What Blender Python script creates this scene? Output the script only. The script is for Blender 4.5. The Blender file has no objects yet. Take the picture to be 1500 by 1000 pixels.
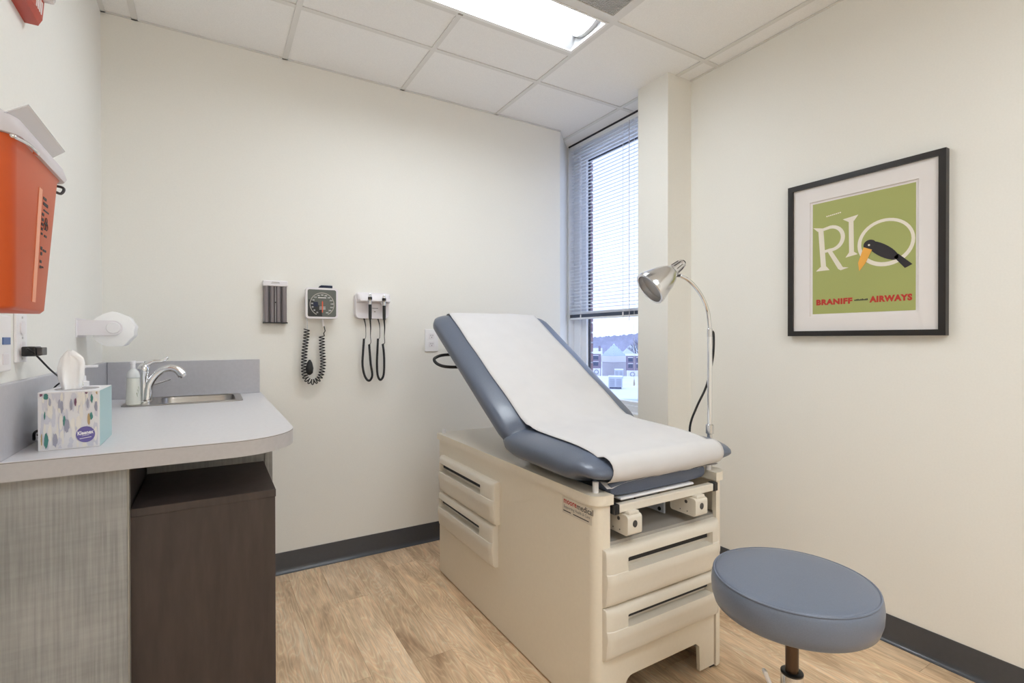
import bpy, bmesh, math, random
from mathutils import Vector, Matrix
random.seed(7)
SC = bpy.context.scene
COL = SC.collection
PI = math.pi

# ------------------------------------------------------------------ camera, world, exposure
H_CAM = 1.1833
XL, XR, YB, ZC = -0.4026, 2.2687, 2.7698, 2.594      # left wall, right wall, back wall, ceiling
YF = -2.60                                            # wall behind the camera
cd = bpy.data.cameras.new('camera'); cam = bpy.data.objects.new('camera', cd); COL.objects.link(cam)
cd.sensor_width = 36.0; cd.lens = 735.4 / 1500 * 36; cd.clip_start = 0.02; cd.clip_end = 2000
rt, up, fw = Vector((0.85757, -0.51437, -0.00121)), Vector((0.00371, 0.00383, 0.99999)), Vector((0.51436, 0.85756, -0.00519))
cam.matrix_world = Matrix(((rt.x, up.x, -fw.x, 0), (rt.y, up.y, -fw.y, 0), (rt.z, up.z, -fw.z, H_CAM), (0, 0, 0, 1)))
SC.camera = cam

W = bpy.data.worlds.new('overcast_sky'); SC.world = W; W.use_nodes = True
wn = W.node_tree.nodes; wl = W.node_tree.links
bg = wn['Background']; bg.inputs['Strength'].default_value = 2.1
tc = wn.new('ShaderNodeTexCoord'); sx = wn.new('ShaderNodeSeparateXYZ'); cr = wn.new('ShaderNodeValToRGB')
wl.new(tc.outputs['Generated'], sx.inputs[0]); wl.new(sx.outputs['Z'], cr.inputs[0]); wl.new(cr.outputs[0], bg.inputs[0])
cr.color_ramp.elements[0].position = 0.0; cr.color_ramp.elements[0].color = (0.66, 0.74, 0.92, 1)
cr.color_ramp.elements[1].position = 0.7; cr.color_ramp.elements[1].color = (0.56, 0.68, 0.95, 1)

SC.view_settings.view_transform = 'Standard'; SC.view_settings.look = 'None'
SC.view_settings.gamma = 1.0; SC.view_settings.use_curve_mapping = False
SC.view_settings.exposure = 0.0
LAMP_STRENGTH = 22.5; FILL_STRENGTH = 14.0
SC.cycles.max_bounces = 16; SC.cycles.diffuse_bounces = 10

# ------------------------------------------------------------------ materials
MATS = {}
def mat(name, col, rough=0.5, metal=0.0, spec=0.5, coat=0.0, emit=None, es=0.0):
    m = bpy.data.materials.new(name); m.use_nodes = True
    b = m.node_tree.nodes['Principled BSDF']
    b.inputs['Base Color'].default_value = (*col, 1); b.inputs['Roughness'].default_value = rough
    b.inputs['Metallic'].default_value = metal; b.inputs['Specular IOR Level'].default_value = spec
    b.inputs['Coat Weight'].default_value = coat
    if emit: b.inputs['Emission Color'].default_value = (*emit, 1); b.inputs['Emission Strength'].default_value = es
    MATS[name] = m
    return m
def nodes(m): return m.node_tree.nodes, m.node_tree.links, m.node_tree.nodes['Principled BSDF']
def coords(m, scale=(1, 1, 1), rnd=False):
    n, l, b = nodes(m)
    g = n.new('ShaderNodeNewGeometry'); mp = n.new('ShaderNodeMapping'); mp.inputs['Scale'].default_value = scale
    l.new(g.outputs['Position'], mp.inputs['Vector'])
    if rnd:
        oi = n.new('ShaderNodeObjectInfo'); vm = n.new('ShaderNodeVectorMath'); vm.operation = 'SCALE'
        cb = n.new('ShaderNodeCombineXYZ'); l.new(oi.outputs['Random'], cb.inputs[0]); l.new(oi.outputs['Random'], cb.inputs[1])
        l.new(cb.outputs[0], vm.inputs[0]); vm.inputs['Scale'].default_value = 37.0
        l.new(vm.outputs[0], mp.inputs['Location'])
    return mp.outputs[0]
def noise(m, vec, scale, detail=3, rough=0.5, dist=0.0):
    n, l, b = nodes(m)
    t = n.new('ShaderNodeTexNoise'); t.inputs['Scale'].default_value = scale; t.inputs['Detail'].default_value = detail
    t.inputs['Roughness'].default_value = rough; t.inputs['Distortion'].default_value = dist
    l.new(vec, t.inputs['Vector']); return t.outputs['Fac']
def ramp(m, fac, stops):
    n, l, b = nodes(m)
    r = n.new('ShaderNodeValToRGB'); l.new(fac, r.inputs[0])
    while len(r.color_ramp.elements) < len(stops): r.color_ramp.elements.new(0.5)
    for e, (p, c) in zip(r.color_ramp.elements, stops): e.position = p; e.color = (*c, 1)
    return r.outputs[0]
def mix(m, fac, a, b_, mode='MIX'):
    n, l, b = nodes(m)
    x = n.new('ShaderNodeMix'); x.data_type = 'RGBA'; x.blend_type = mode
    if isinstance(fac, float): x.inputs[0].default_value = fac
    else: l.new(fac, x.inputs[0])
    for s, v in ((6, a), (7, b_)):
        if isinstance(v, tuple): x.inputs[s].default_value = (*v, 1)
        else: l.new(v, x.inputs[s])
    return x.outputs[2]
def bump(m, h, strength=0.2, dist=0.001):
    n, l, b = nodes(m)
    bp = n.new('ShaderNodeBump'); bp.inputs['Strength'].default_value = strength; bp.inputs['Distance'].default_value = dist
    l.new(h, bp.inputs['Height']); l.new(bp.outputs[0], b.inputs['Normal'])
def setc(m, c):
    n, l, b = nodes(m); l.new(c, b.inputs['Base Color'])
def grained(name, col, var, scale=(1, 1, 1), ns=40, rough=0.5, bs=0.0, bd=0.0005, **k):
    m = mat(name, col, rough, **k); v = coords(m, scale); f = noise(m, v, ns)
    setc(m, ramp(m, f, [(0.3, tuple(c * (1 - var) for c in col)), (0.7, tuple(min(1, c * (1 + var)) for c in col))]))
    if bs: bump(m, f, bs, bd)
    return m

grained('wall_paint', (0.83, 0.818, 0.775), 0.012, ns=160, rough=0.62, bs=0.10, bd=0.0004, spec=0.3)
m = grained('ceiling_tile', (0.88, 0.875, 0.865), 0.035, ns=260, rough=0.9, bs=0.5, bd=0.0012, spec=0.1)
mat('grid_metal', (0.74, 0.73, 0.71), 0.45)
mat('white_enamel', (0.88, 0.88, 0.87), 0.4)
mat('reflector_enamel', (0.30, 0.30, 0.305), 0.5); mat('lamp_cap', (0.5, 0.5, 0.51), 0.5)
mat('white_plastic', (0.84, 0.83, 0.85), 0.35)
mat('lilac_white_plastic', (0.80, 0.77, 0.80), 0.35)
mat('black_plastic', (0.012, 0.012, 0.013), 0.38)
mat('dark_gap', (0.02, 0.02, 0.022), 0.7)
mat('lens_glow', (1, 1, 1), 0.5, emit=(0.875, 0.945, 1.0), es=LAMP_STRENGTH)
mat('fill_lens_glow', (1, 1, 1), 0.5, emit=(0.875, 0.945, 1.0), es=FILL_STRENGTH)
grained('base_vinyl', (0.058, 0.062, 0.072), 0.05, ns=60, rough=0.3, coat=0.15)
grained('vinyl_blue', (0.112, 0.134, 0.186), 0.05, ns=260, rough=0.32, bs=0.10, bd=0.0005, coat=0.1)
grained('vinyl_stool', (0.145, 0.170, 0.230), 0.05, ns=320, rough=0.40, bs=0.10, bd=0.0005, coat=0.2)
MATS['vinyl_stool'].node_tree.nodes['Principled BSDF'].inputs['Coat Roughness'].default_value = 0.3
grained('vinyl_dark', (0.085, 0.105, 0.155), 0.05, ns=260, rough=0.40, bs=0.1, bd=0.0006)
grained('table_enamel', (0.78, 0.71, 0.595), 0.012, ns=90, rough=0.36)
grained('drawer_plastic', (0.73, 0.675, 0.585), 0.012, ns=90, rough=0.38)
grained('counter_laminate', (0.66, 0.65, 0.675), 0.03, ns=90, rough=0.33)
grained('counter_edge_shaded', (0.47, 0.455, 0.465), 0.03, ns=90, rough=0.33)  # same laminate as the top, darkened to paint shade on the front edge
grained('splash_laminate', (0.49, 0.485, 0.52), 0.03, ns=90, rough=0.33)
grained('exam_paper', (0.66, 0.645, 0.65), 0.015, ns=14, rough=0.75, bs=0.10, bd=0.003, spec=0.2)
grained('tissue_paper', (0.90, 0.90, 0.90), 0.01, ns=60, rough=0.9, bs=0.2, bd=0.001, spec=0.1)
mat('chrome', (0.82, 0.83, 0.85), 0.07, 1.0)
mat('satin_chrome', (0.72, 0.72, 0.73), 0.2, 1.0)
mat('lamp_interior', (0.42, 0.42, 0.43), 0.45, 0.6)
mat('bronze_metal', (0.10, 0.065, 0.045), 0.3, 0.8)
grained('brushed_steel', (0.46, 0.43, 0.40), 0.08, scale=(4, 90, 90), ns=3, rough=0.28, metal=1.0)
mat('red_plastic', (0.45, 0.035, 0.012), 0.35)
mat('orange_plastic', (0.60, 0.095, 0.018), 0.36)
mat('orange_stripe', (0.80, 0.29, 0.15), 0.3)
mat('frame_black', (0.014, 0.011, 0.010), 0.35)
mat('mat_board', (0.78, 0.745, 0.735), 0.8)
mat('poster_green', (0.375, 0.405, 0.135), 0.6)
mat('poster_cream', (0.80, 0.745, 0.64), 0.6)
mat('poster_black', (0.022, 0.018, 0.022), 0.6)
mat('poster_orange', (0.85, 0.42, 0.07), 0.6)
mat('poster_red', (0.48, 0.035, 0.022), 0.6)
mat('poster_grey', (0.52, 0.50, 0.46), 0.6)
mat('ink_dark', (0.03, 0.03, 0.035), 0.6)
mat('ink_red', (0.45, 0.03, 0.025), 0.6)
mat('ink_grey', (0.22, 0.21, 0.20), 0.6)
mat('sticker', (0.66, 0.60, 0.51), 0.35)
mat('purple_print', (0.145, 0.12, 0.36), 0.5)
mat('teal_card', (0.40, 0.57, 0.59), 0.45)
mat('card_white', (0.74, 0.74, 0.77), 0.5)
mat('dab_teal', (0.06, 0.23, 0.21), 0.5); mat('dab_grey', (0.33, 0.34, 0.43), 0.5); mat('dab_plum', (0.20, 0.085, 0.15), 0.5)
mat('dab_ochre', (0.46, 0.32, 0.16), 0.5); mat('dab_pale', (0.60, 0.61, 0.69), 0.5); mat('dab_cream', (0.78, 0.76, 0.72), 0.5)
mat('gauge_face', (0.105, 0.115, 0.10), 0.30, coat=0.3)
mat('gauge_black', (0.015, 0.014, 0.014), 0.35)
mat('gauge_ring', (0.40, 0.38, 0.34), 0.4)
mat('needle_orange', (0.72, 0.13, 0.05), 0.4)
mat('navy_cloth', (0.012, 0.017, 0.045), 0.7)
mat('tube_smoke', (0.20, 0.175, 0.185), 0.15, coat=0.5)
mat('tube_shade', (0.045, 0.038, 0.042), 0.3)
mat('tube_light', (0.42, 0.40, 0.41), 0.3)
mat('soap_white', (0.72, 0.73, 0.66), 0.2, coat=0.3)
mat('soap_clear', (0.72, 0.74, 0.74), 0.1)
mat('gel_green', (0.50, 0.66, 0.58), 0.12, coat=0.4)
mat('blue_screen', (0.03, 0.10, 0.32), 0.3)
mat('blind_white', (0.80, 0.83, 0.89), 0.45)
mat('stack_shade', (0.05, 0.065, 0.105), 0.4)
mat('frame_white', (0.84, 0.86, 0.90), 0.4)
mat('gasket_and_shade', (0.03, 0.03, 0.04), 0.6)
grained('brick_red', (0.29, 0.19, 0.21), 0.25, ns=30, rough=0.9, bs=0.3, bd=0.003)
mat('mortar', (0.55, 0.54, 0.54), 0.9)
grained('snow', (0.84, 0.86, 0.90), 0.04, ns=0.4, rough=0.8)
mat('street_wall', (0.60, 0.58, 0.62), 0.8); mat('street_band', (0.84, 0.83, 0.84), 0.7)
mat('roof_teal', (0.30, 0.44, 0.50), 0.5); mat('roof_rib', (0.78, 0.83, 0.85), 0.5); mat('roof_grey', (0.58, 0.63, 0.70), 0.8)
mat('brick_far', (0.27, 0.22, 0.29), 0.9); mat('glass_far', (0.06, 0.08, 0.15), 0.2)
mat('metal_far', (0.52, 0.55, 0.62), 0.6); mat('louvre_far', (0.34, 0.36, 0.44), 0.6); mat('awning_dark', (0.07, 0.08, 0.13), 0.7)
grained('woods', (0.40, 0.40, 0.52), 0.12, ns=0.35, rough=1.0)  # pale lilac paints distance haze into the trees
mat('bark_far', (0.14, 0.13, 0.17), 0.9)
mat('car_white', (0.70, 0.72, 0.76), 0.3); mat('car_blue', (0.16, 0.19, 0.29), 0.3)

def clear_mat(name, tint, gloss=0.08, rough=0.02, body=0.0, bodycol=(1, 1, 1)):
    m = bpy.data.materials.new(name); m.use_nodes = True; n = m.node_tree.nodes; l = m.node_tree.links; n.clear()
    o = n.new('ShaderNodeOutputMaterial'); t = n.new('ShaderNodeBsdfTransparent'); t.inputs[0].default_value = (*tint, 1)
    g = n.new('ShaderNodeBsdfGlossy'); g.inputs['Roughness'].default_value = rough
    lw = n.new('ShaderNodeLayerWeight'); pw_ = n.new('ShaderNodeMath'); pw_.operation = 'POWER'; pw_.inputs[1].default_value = 4.0
    l.new(lw.outputs['Facing'], pw_.inputs[0]); fr = n.new('ShaderNodeMath'); fr.operation = 'MULTIPLY_ADD'; fr.inputs[1].default_value = 0.6; fr.inputs[2].default_value = 0.035
    l.new(pw_.outputs[0], fr.inputs[0])
    ms = n.new('ShaderNodeMixShader'); l.new(fr.outputs[0], ms.inputs[0]); l.new(t.outputs[0], ms.inputs[1]); l.new(g.outputs[0], ms.inputs[2])
    out = ms.outputs[0]
    if body:
        d = n.new('ShaderNodeBsdfDiffuse'); d.inputs[0].default_value = (*bodycol, 1)
        m2 = n.new('ShaderNodeMixShader'); m2.inputs[0].default_value = body
        l.new(out, m2.inputs[1]); l.new(d.outputs[0], m2.inputs[2]); out = m2.outputs[0]
    l.new(out, o.inputs[0]); MATS[name] = m
clear_mat('window_glass', (0.94, 0.96, 1.0))
clear_mat('clear_plastic', (0.93, 0.92, 0.93), body=0.38, bodycol=(0.78, 0.76, 0.78))
clear_mat('frosted_lid', (0.9, 0.9, 0.9), body=0.72, bodycol=(0.78, 0.74, 0.77), rough=0.2)

# wood planks
m = mat('oak_plank', (0.5, 0.33, 0.19), 0.42, spec=0.35)
v = coords(m, (1, 1, 1), rnd=True)
n, l, b = nodes(m)
mp = n.new('ShaderNodeMapping'); mp.inputs['Scale'].default_value = (7.0, 1.15, 1); l.new(v, mp.inputs[0])
n1 = noise(m, mp.outputs[0], 1.35, 2.0, 0.45, 0.35)
mm = n.new('ShaderNodeMath'); mm.operation = 'MULTIPLY'; mm.inputs[1].default_value = 24.0; l.new(n1, mm.inputs[0])
fr = n.new('ShaderNodeMath'); fr.operation = 'PINGPONG'; fr.inputs[1].default_value = 0.5; l.new(mm.outputs[0], fr.inputs[0])
rings = ramp(m, fr.outputs[0], [(0.0, (1.0, 1.0, 1.0)), (0.12, (0.62, 0.60, 0.58)), (0.5, (0.40, 0.37, 0.34))])
mp2 = n.new('ShaderNodeMapping'); mp2.inputs['Scale'].default_value = (170, 6.0, 1); l.new(v, mp2.inputs[0])
st = noise(m, mp2.outputs[0], 1.0, 4, 0.65)
mp3 = n.new('ShaderNodeMapping'); mp3.inputs['Scale'].default_value = (7, 1.9, 1); l.new(v, mp3.inputs[0])
bl = noise(m, mp3.outputs[0], 1.0, 3, 0.6, 0.4)
mp4 = n.new('ShaderNodeMapping'); mp4.inputs['Scale'].default_value = (26, 5.0, 1); l.new(v, mp4.inputs[0])
b4 = noise(m, mp4.outputs[0], 1.0, 4, 0.65, 0.6)
base = ramp(m, bl, [(0.27, (0.42, 0.28, 0.17)), (0.47, (0.78, 0.565, 0.37)), (0.72, (0.92, 0.70, 0.485))])
base = mix(m, 0.40, base, ramp(m, b4, [(0.30, (0.42, 0.38, 0.34)), (0.62, (1.08, 1.07, 1.05))]), 'MULTIPLY')
c1 = mix(m, 0.28, base, rings, 'OVERLAY')
c2 = mix(m, 0.42, c1, ramp(m, st, [(0.30, (0.50, 0.47, 0.45)), (0.60, (1.12, 1.12, 1.12))]), 'MULTIPLY')
oi = n.new('ShaderNodeObjectInfo')
c3 = mix(m, 0.30, c2, ramp(m, oi.outputs['Random'], [(0.0, (0.72, 0.70, 0.68)), (1.0, (1.18, 1.16, 1.12))]), 'MULTIPLY')
setc(m, c3); bump(m, st, 0.12, 0.0006)

# linen grey laminate and dark laminate
m = mat('grey_laminate', (0.2, 0.2, 0.18), 0.5)
v = coords(m); n, l, b = nodes(m)
mp = n.new('ShaderNodeMapping'); mp.inputs['Scale'].default_value = (170, 170, 5); l.new(v, mp.inputs[0]); a1 = noise(m, mp.outputs[0], 1.0, 3, 0.65)
mp = n.new('ShaderNodeMapping'); mp.inputs['Scale'].default_value = (9, 9, 100); l.new(v, mp.inputs[0]); a2 = noise(m, mp.outputs[0], 1.0, 2, 0.5)
a3 = noise(m, v, 9, 2)
c = mix(m, 0.5, ramp(m, a1, [(0.28, (0.215, 0.212, 0.208)), (0.72, (0.45, 0.445, 0.435))]), ramp(m, a3, [(0.3, (0.25, 0.252, 0.25)), (0.7, (0.43, 0.425, 0.41))]))
setc(m, mix(m, 0.16, c, ramp(m, a2, [(0.3, (0.55, 0.55, 0.55)), (0.65, (1.1, 1.1, 1.1))]), 'MULTIPLY'))
m = mat('brown_laminate', (0.06, 0.045, 0.04), 0.45)
v = coords(m); n, l, b = nodes(m)
mp = n.new('ShaderNodeMapping'); mp.inputs['Scale'].default_value = (40, 40, 6); l.new(v, mp.inputs[0]); a1 = noise(m, mp.outputs[0], 1.0, 3, 0.6)
setc(m, ramp(m, a1, [(0.3, (0.042, 0.031, 0.029)), (0.7, (0.062, 0.046, 0.042))]))

# ------------------------------------------------------------------ object helpers
def root_loc(p):
    v = Vector((0, 0, 0))
    while p: v = v + p.location; p = p.parent
    return v
def obj(name, bm, material, parent=None, smooth=False, kind=None):
    if parent is not None:
        off = root_loc(parent)
        bmesh.ops.translate(bm, verts=bm.verts, vec=-off)
    bmesh.ops.recalc_face_normals(bm, faces=bm.faces)
    me = bpy.data.meshes.new(name); bm.to_mesh(me); bm.free()
    me.materials.append(MATS[material])
    if smooth:
        for p in me.polygons: p.use_smooth = True
        if smooth != 'all': me.set_sharp_from_angle(angle=math.radians(smooth if smooth > 1 else 40))
    o = bpy.data.objects.new(name, me); COL.objects.link(o)
    if parent is not None: o.parent = parent
    if kind: o['kind'] = kind
    return o
def struct(name, bm, material, parent=None, smooth=False):
    return obj(name, bm, material, parent, smooth, 'structure' if parent is None else None)
def thing(name, label, cat, loc, group=None):
    o = bpy.data.objects.new(name, None); o.empty_display_size = 0.05; COL.objects.link(o)
    o.location = loc; o['label'] = label; o['category'] = cat
    if group: o['group'] = group
    return o
def B(): return bmesh.new()
def merge(bm, t):
    me = bpy.data.meshes.new('tmp'); t.to_mesh(me); t.free(); bm.from_mesh(me); bpy.data.meshes.remove(me)
def box(bm, x0, x1, y0, y1, z0, z1, bev=0.0, seg=2, M=None):
    t = bmesh.new(); bmesh.ops.create_cube(t, size=1.0)
    for v in t.verts: v.co = Vector((x0 + (v.co.x + .5) * (x1 - x0), y0 + (v.co.y + .5) * (y1 - y0), z0 + (v.co.z + .5) * (z1 - z0)))
    if bev: bmesh.ops.bevel(t, geom=list(t.edges), offset=bev, segments=seg, profile=0.5, affect='EDGES')
    if M is not None: bmesh.ops.transform(t, matrix=M, verts=t.verts)
    merge(bm, t); return bm
def frame_for(d):
    d = d.normalized(); a = Vector((0, 0, 1)) if abs(d.z) < 0.95 else Vector((1, 0, 0))
    u = d.cross(a).normalized(); return u, d.cross(u).normalized()
def loft(bm, rings, cap=True, closed=True):
    vs = [[bm.verts.new(p) for p in r] for r in rings]
    n = len(vs[0])
    for a, c in zip(vs, vs[1:]):
        for i in range(n if closed else n - 1):
            j = (i + 1) % n
            bm.faces.new((a[i], a[j], c[j], c[i]))
    if cap and closed:
        bm.faces.new(vs[0][::-1]); bm.faces.new(vs[-1])
    return vs
def cyl(bm, p0, p1, r0, r1=None, seg=20, cap=True):
    p0, p1 = Vector(p0), Vector(p1); r1 = r0 if r1 is None else r1
    u, w = frame_for(p1 - p0)
    ring = lambda p, r: [p + (u * math.cos(2 * PI * i / seg) + w * math.sin(2 * PI * i / seg)) * r for i in range(seg)]
    loft(bm, [ring(p0, r0), ring(p1, r1)], cap); return bm
def lathe(bm, p0, axis, prof, seg=28, cap=True):
    p0, axis = Vector(p0), Vector(axis).normalized(); u, w = frame_for(axis)
    loft(bm, [[p0 + axis * a + (u * math.cos(2 * PI * i / seg) + w * math.sin(2 * PI * i / seg)) * max(r, 1e-4) for i in range(seg)] for a, r in prof], cap)
    return bm
def tube(bm, pts, r, seg=8):
    pts = [Vector(p) for p in pts]; rr = r if isinstance(r, (list, tuple)) else [r] * len(pts)
    d = (pts[1] - pts[0]).normalized(); u, w = frame_for(d); rings = []
    for i, p in enumerate(pts):
        t = (pts[min(i + 1, len(pts) - 1)] - pts[max(i - 1, 0)]).normalized()
        u = (u - t * u.dot(t)).normalized(); w = t.cross(u)
        rings.append([p + (u * math.cos(2 * PI * k / seg) + w * math.sin(2 * PI * k / seg)) * rr[i] for k in range(seg)])
    loft(bm, rings); return bm
def spline(pts, n=8):
    pts = [Vector(p) for p in pts]; P = [pts[0] * 2 - pts[1]] + pts + [pts[-1] * 2 - pts[-2]]; out = []
    for i in range(1, len(P) - 2):
        for k in range(n):
            t = k / n; a, b_, c_, d_ = P[i - 1], P[i], P[i + 1], P[i + 2]
            out.append(0.5 * (2 * b_ + (c_ - a) * t + (2 * a - 5 * b_ + 4 * c_ - d_) * t * t + (3 * b_ - a - 3 * c_ + d_) * t ** 3))
    out.append(pts[-1]); return out
def prism(bm, outer, fmap, holes=()):
    """flat polygon (with holes) given in (u, v), extruded from w=0 to w=1 through fmap(u, v, w)"""
    t = bmesh.new(); es = []
    for loop in [outer] + list(holes):
        vs = [t.verts.new((p[0], p[1], 0)) for p in loop]
        es += [t.edges.new((vs[i], vs[(i + 1) % len(vs)])) for i in range(len(vs))]
    if holes: bmesh.ops.triangle_fill(t, edges=es, use_beauty=True)
    else: t.faces.new(list(t.verts))
    r = bmesh.ops.extrude_face_region(t, geom=list(t.faces))
    for g in r['geom']:
        if isinstance(g, bmesh.types.BMVert): g.co.z = 1
    for v in t.verts: v.co = Vector(fmap(*v.co))
    merge(bm, t); return bm
def rrect(u0, u1, v0, v1, r, n=5):
    out = []
    for cx, cy, a in ((u1 - r, v1 - r, 0), (u0 + r, v1 - r, 90), (u0 + r, v0 + r, 180), (u1 - r, v0 + r, 270)):
        for k in range(n + 1):
            t = math.radians(a + 90 * k / n); out.append((cx + r * math.cos(t), cy + r * math.sin(t)))
    return out
def ellipse(cx, cy, rx, ry, n=24): return [(cx + rx * math.cos(2 * PI * i / n), cy + ry * math.sin(2 * PI * i / n)) for i in range(n)]
_cv = {}
def text(name, s, size, fmap, material, parent, fat=0.0, ext=0.0006, width=None, space=1.0):
    """lettering: built-in font turned into a mesh; fmap maps (u right, v up, w out) to the world; centred on u, v"""
    cu = bpy.data.curves.new('t', 'FONT'); cu.body = s; cu.size = size; cu.offset = fat; cu.extrude = ext / 2
    cu.align_x = 'CENTER'; cu.align_y = 'CENTER'; cu.resolution_u = 3; cu.space_character = space
    o = bpy.data.objects.new('t', cu); COL.objects.link(o)
    dg = bpy.context.evaluated_depsgraph_get(); me = bpy.data.meshes.new_from_object(o.evaluated_get(dg))
    bpy.data.objects.remove(o); bpy.data.curves.remove(cu)
    bm = bmesh.new(); bm.from_mesh(me); bpy.data.meshes.remove(me)
    xs = [v.co.x for v in bm.verts]; ys = [v.co.y for v in bm.verts]
    k = (width / (max(xs) - min(xs))) if width else 1.0
    cx, cy = (max(xs) + min(xs)) / 2, (max(ys) + min(ys)) / 2
    for v in bm.verts: v.co = Vector(fmap((v.co.x - cx) * k, v.co.y - cy, v.co.z + ext / 2))
    return obj(name, bm, material, parent)
def on_right(y, z, x=XR, s=-1): return lambda u, v, w: (x + s * w, y - u, z + v)     # viewer looks along +x
def on_back(x, z, y=YB): return lambda u, v, w: (x + u, y - w, z + v)                 # viewer looks along +y
def on_left(y, z, x=XL): return lambda u, v, w: (x + w, y + u, z + v)                 # viewer looks along -x

# ------------------------------------------------------------------ room shell
YW0, YW1 = 2.083, 2.965            # window opening along the right wall
ZS = 0.715                         # window stool
YE = 3.02
XO = 2.62                          # outside face
bm = box(B(), XL - 0.12, 2.75, YF - 0.1, 3.15, -0.12, -0.012); floor = struct('floor', bm, 'dark_gap')
pw = 0.152; x = XL - 0.03; k = 0
offs = [0.0, 0.62, 0.28, 0.95, 0.47, 0.78, 0.13, 1.02, 0.36, 0.70]
while x < 2.62:
    y = YF - 1.3 + offs[k % 10] * 1.0
    if k == 7: y = 1.755 - 1.22 * 2
    while y < 3.05:
        a, c = max(y, YF - 0.05), min(y + 1.22, 3.05)
        if c - a > 0.02:
            obj('plank', box(B(), x + 0.0004, x + pw - 0.0004, a + 0.0005, c - 0.0005, -0.012, 0.0), 'oak_plank', floor)
        y += 1.22
    x += pw; k += 1

struct('wall_left', box(B(), XL - 0.12, XL, YF, YB, 0, ZC + 0.12), 'wall_paint')
bm = box(B(), XL - 0.12, 2.045, YB, YB + 0.13, 0, ZC + 0.12)
struct('wall_back', bm, 'wall_paint')
bm = B()   # splayed return between the back wall and the window
prism(bm, [(2.045, YB), (2.2687, 2.985), (2.2687, 3.12), (2.045, 3.12)], lambda u, v, w: (u, v, w * (ZC + 0.12)))
struct('wall_splay', bm, 'wall_paint')
struct('wall_right', box(B(), XR, XR + 0.2, YF, YW0, 0, ZC + 0.12), 'wall_paint')
struct('wall_column', box(B(), 2.086, XR, 1.865, YW0, 0, ZC + 0.02), 'wall_paint')
struct('wall_front', box(B(), XL - 0.12, XR + 0.2, YF - 0.12, YF, 0, ZC + 0.12), 'wall_paint')
struct('wall_window', box(B(), XR, XR + 0.2, YW0, YE + 0.1, 0, ZS - 0.03), 'wall_paint')

# baseboards: cove profile with a toe
def cove(name, p0, p1, nrm):
    p0, p1, nrm = Vector(p0), Vector(p1), Vector(nrm)
    prof = [(0.0, 0.106), (0.003, 0.106), (0.004, 0.100), (0.004, 0.026), (0.006, 0.014), (0.011, 0.006), (0.019, 0.002), (0.019, 0.0), (0.0, 0.0)]
    loft(bm := B(), [[p + nrm * a + Vector((0, 0, z)) for a, z in prof] for p in (p0, p1)])
    return struct(name, bm, 'base_vinyl', smooth=50)
cove('baseboard_back', (0.10, YB, 0), (2.045, YB, 0), (0, -1, 0))
cove('baseboard_right', (XR, YF, 0), (XR, 1.865, 0), (-1, 0, 0))
cove('baseboard_column', (2.086, 1.865, 0), (XR, 1.865, 0), (0, -1, 0))
cove('baseboard_left', (XL, YF, 0), (XL, 1.49, 0), (1, 0, 0))

# ceiling: hung tiles between tee bars
ceil = struct('ceiling', box(B(), XL - 0.12, XR + 0.4, YF - 0.1, 3.2, ZC + 0.13, ZC + 0.2), 'ceiling_tile')
gx = [XL, -0.284, 0.3259, 0.9355, 1.5451, 2.1547, XR]
gy = [YF, -1.966, -1.356, -0.746, -0.137, 0.473, 1.083, 1.692, 2.302, YB]
hw = 0.012
def tile(x0, x1, y0, y1): obj('tile', box(B(), x0, x1, y0, y1, ZC + 0.004, ZC + 0.016, 0.002, 1), 'ceiling_tile', ceil)
for i in range(6):
    for j in range(9):
        x0, x1, y0, y1 = gx[i], gx[i + 1], gy[j], gy[j + 1]
        if i in (2, 3) and j == 7: y0 = 1.997                      # lamp takes the near half
        if i in (2, 3) and j in (1, 3): continue
        if i == 3 and j == 6: continue                             # air grille
        if j == 8 and x0 > 1.5: y1 = 3.0
        if x1 > 2.2: x1 = XR + 0.02 if y0 < YW0 - 0.3 else 2.30
        tile(x0, x1, y0, y1)
def bar(x0, x1, y0, y1):
    bm = box(B(), x0, x1, y0, y1, ZC - 0.001, ZC + 0.003)
    if x1 - x0 > y1 - y0: box(bm, x0, x1, (y0 + y1) / 2 - 0.003, (y0 + y1) / 2 + 0.003, ZC + 0.003, ZC + 0.04)
    else: box(bm, (x0 + x1) / 2 - 0.003, (x0 + x1) / 2 + 0.003, y0, y1, ZC + 0.003, ZC + 0.04)
    obj('tee_bar', bm, 'grid_metal', ceil)
for gxi in gx[1:-1]:
    if abs(gxi - 0.9355) < 0.01:          # the lamps interrupt this bar
        for ya, yb_ in ((YF, -1.966), (-1.356, -0.746), (-0.137, 1.692), (1.997, YB)): bar(gxi - hw, gxi + hw, ya, yb_)
    else: bar(gxi - hw, gxi + hw, YF, YB if gxi < 1.9 else 2.955)
for gyj in gy[1:-1]:
    for i in range(6): bar(gx[i] + hw, gx[i + 1] - hw, gyj - hw, gyj + hw)
for i in (2, 3):
    bar(gx[i] + hw, gx[i + 1] - hw, 1.997 - hw, 1.997 + hw)
# wall angle under the tiles
bm = box(B(), XL, 2.045, YB - 0.012, YB, ZC - 0.001, ZC + 0.003); obj('wall_angle', bm, 'grid_metal', ceil)
bm = box(B(), XR - 0.012, XR, YF, 1.865, ZC - 0.001, ZC + 0.003); obj('wall_angle', bm, 'grid_metal', ceil)
bm = box(B(), XL, XL + 0.018, YF, YB, ZC - 0.001, ZC + 0.003); obj('wall_angle', bm, 'grid_metal', ceil)

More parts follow.
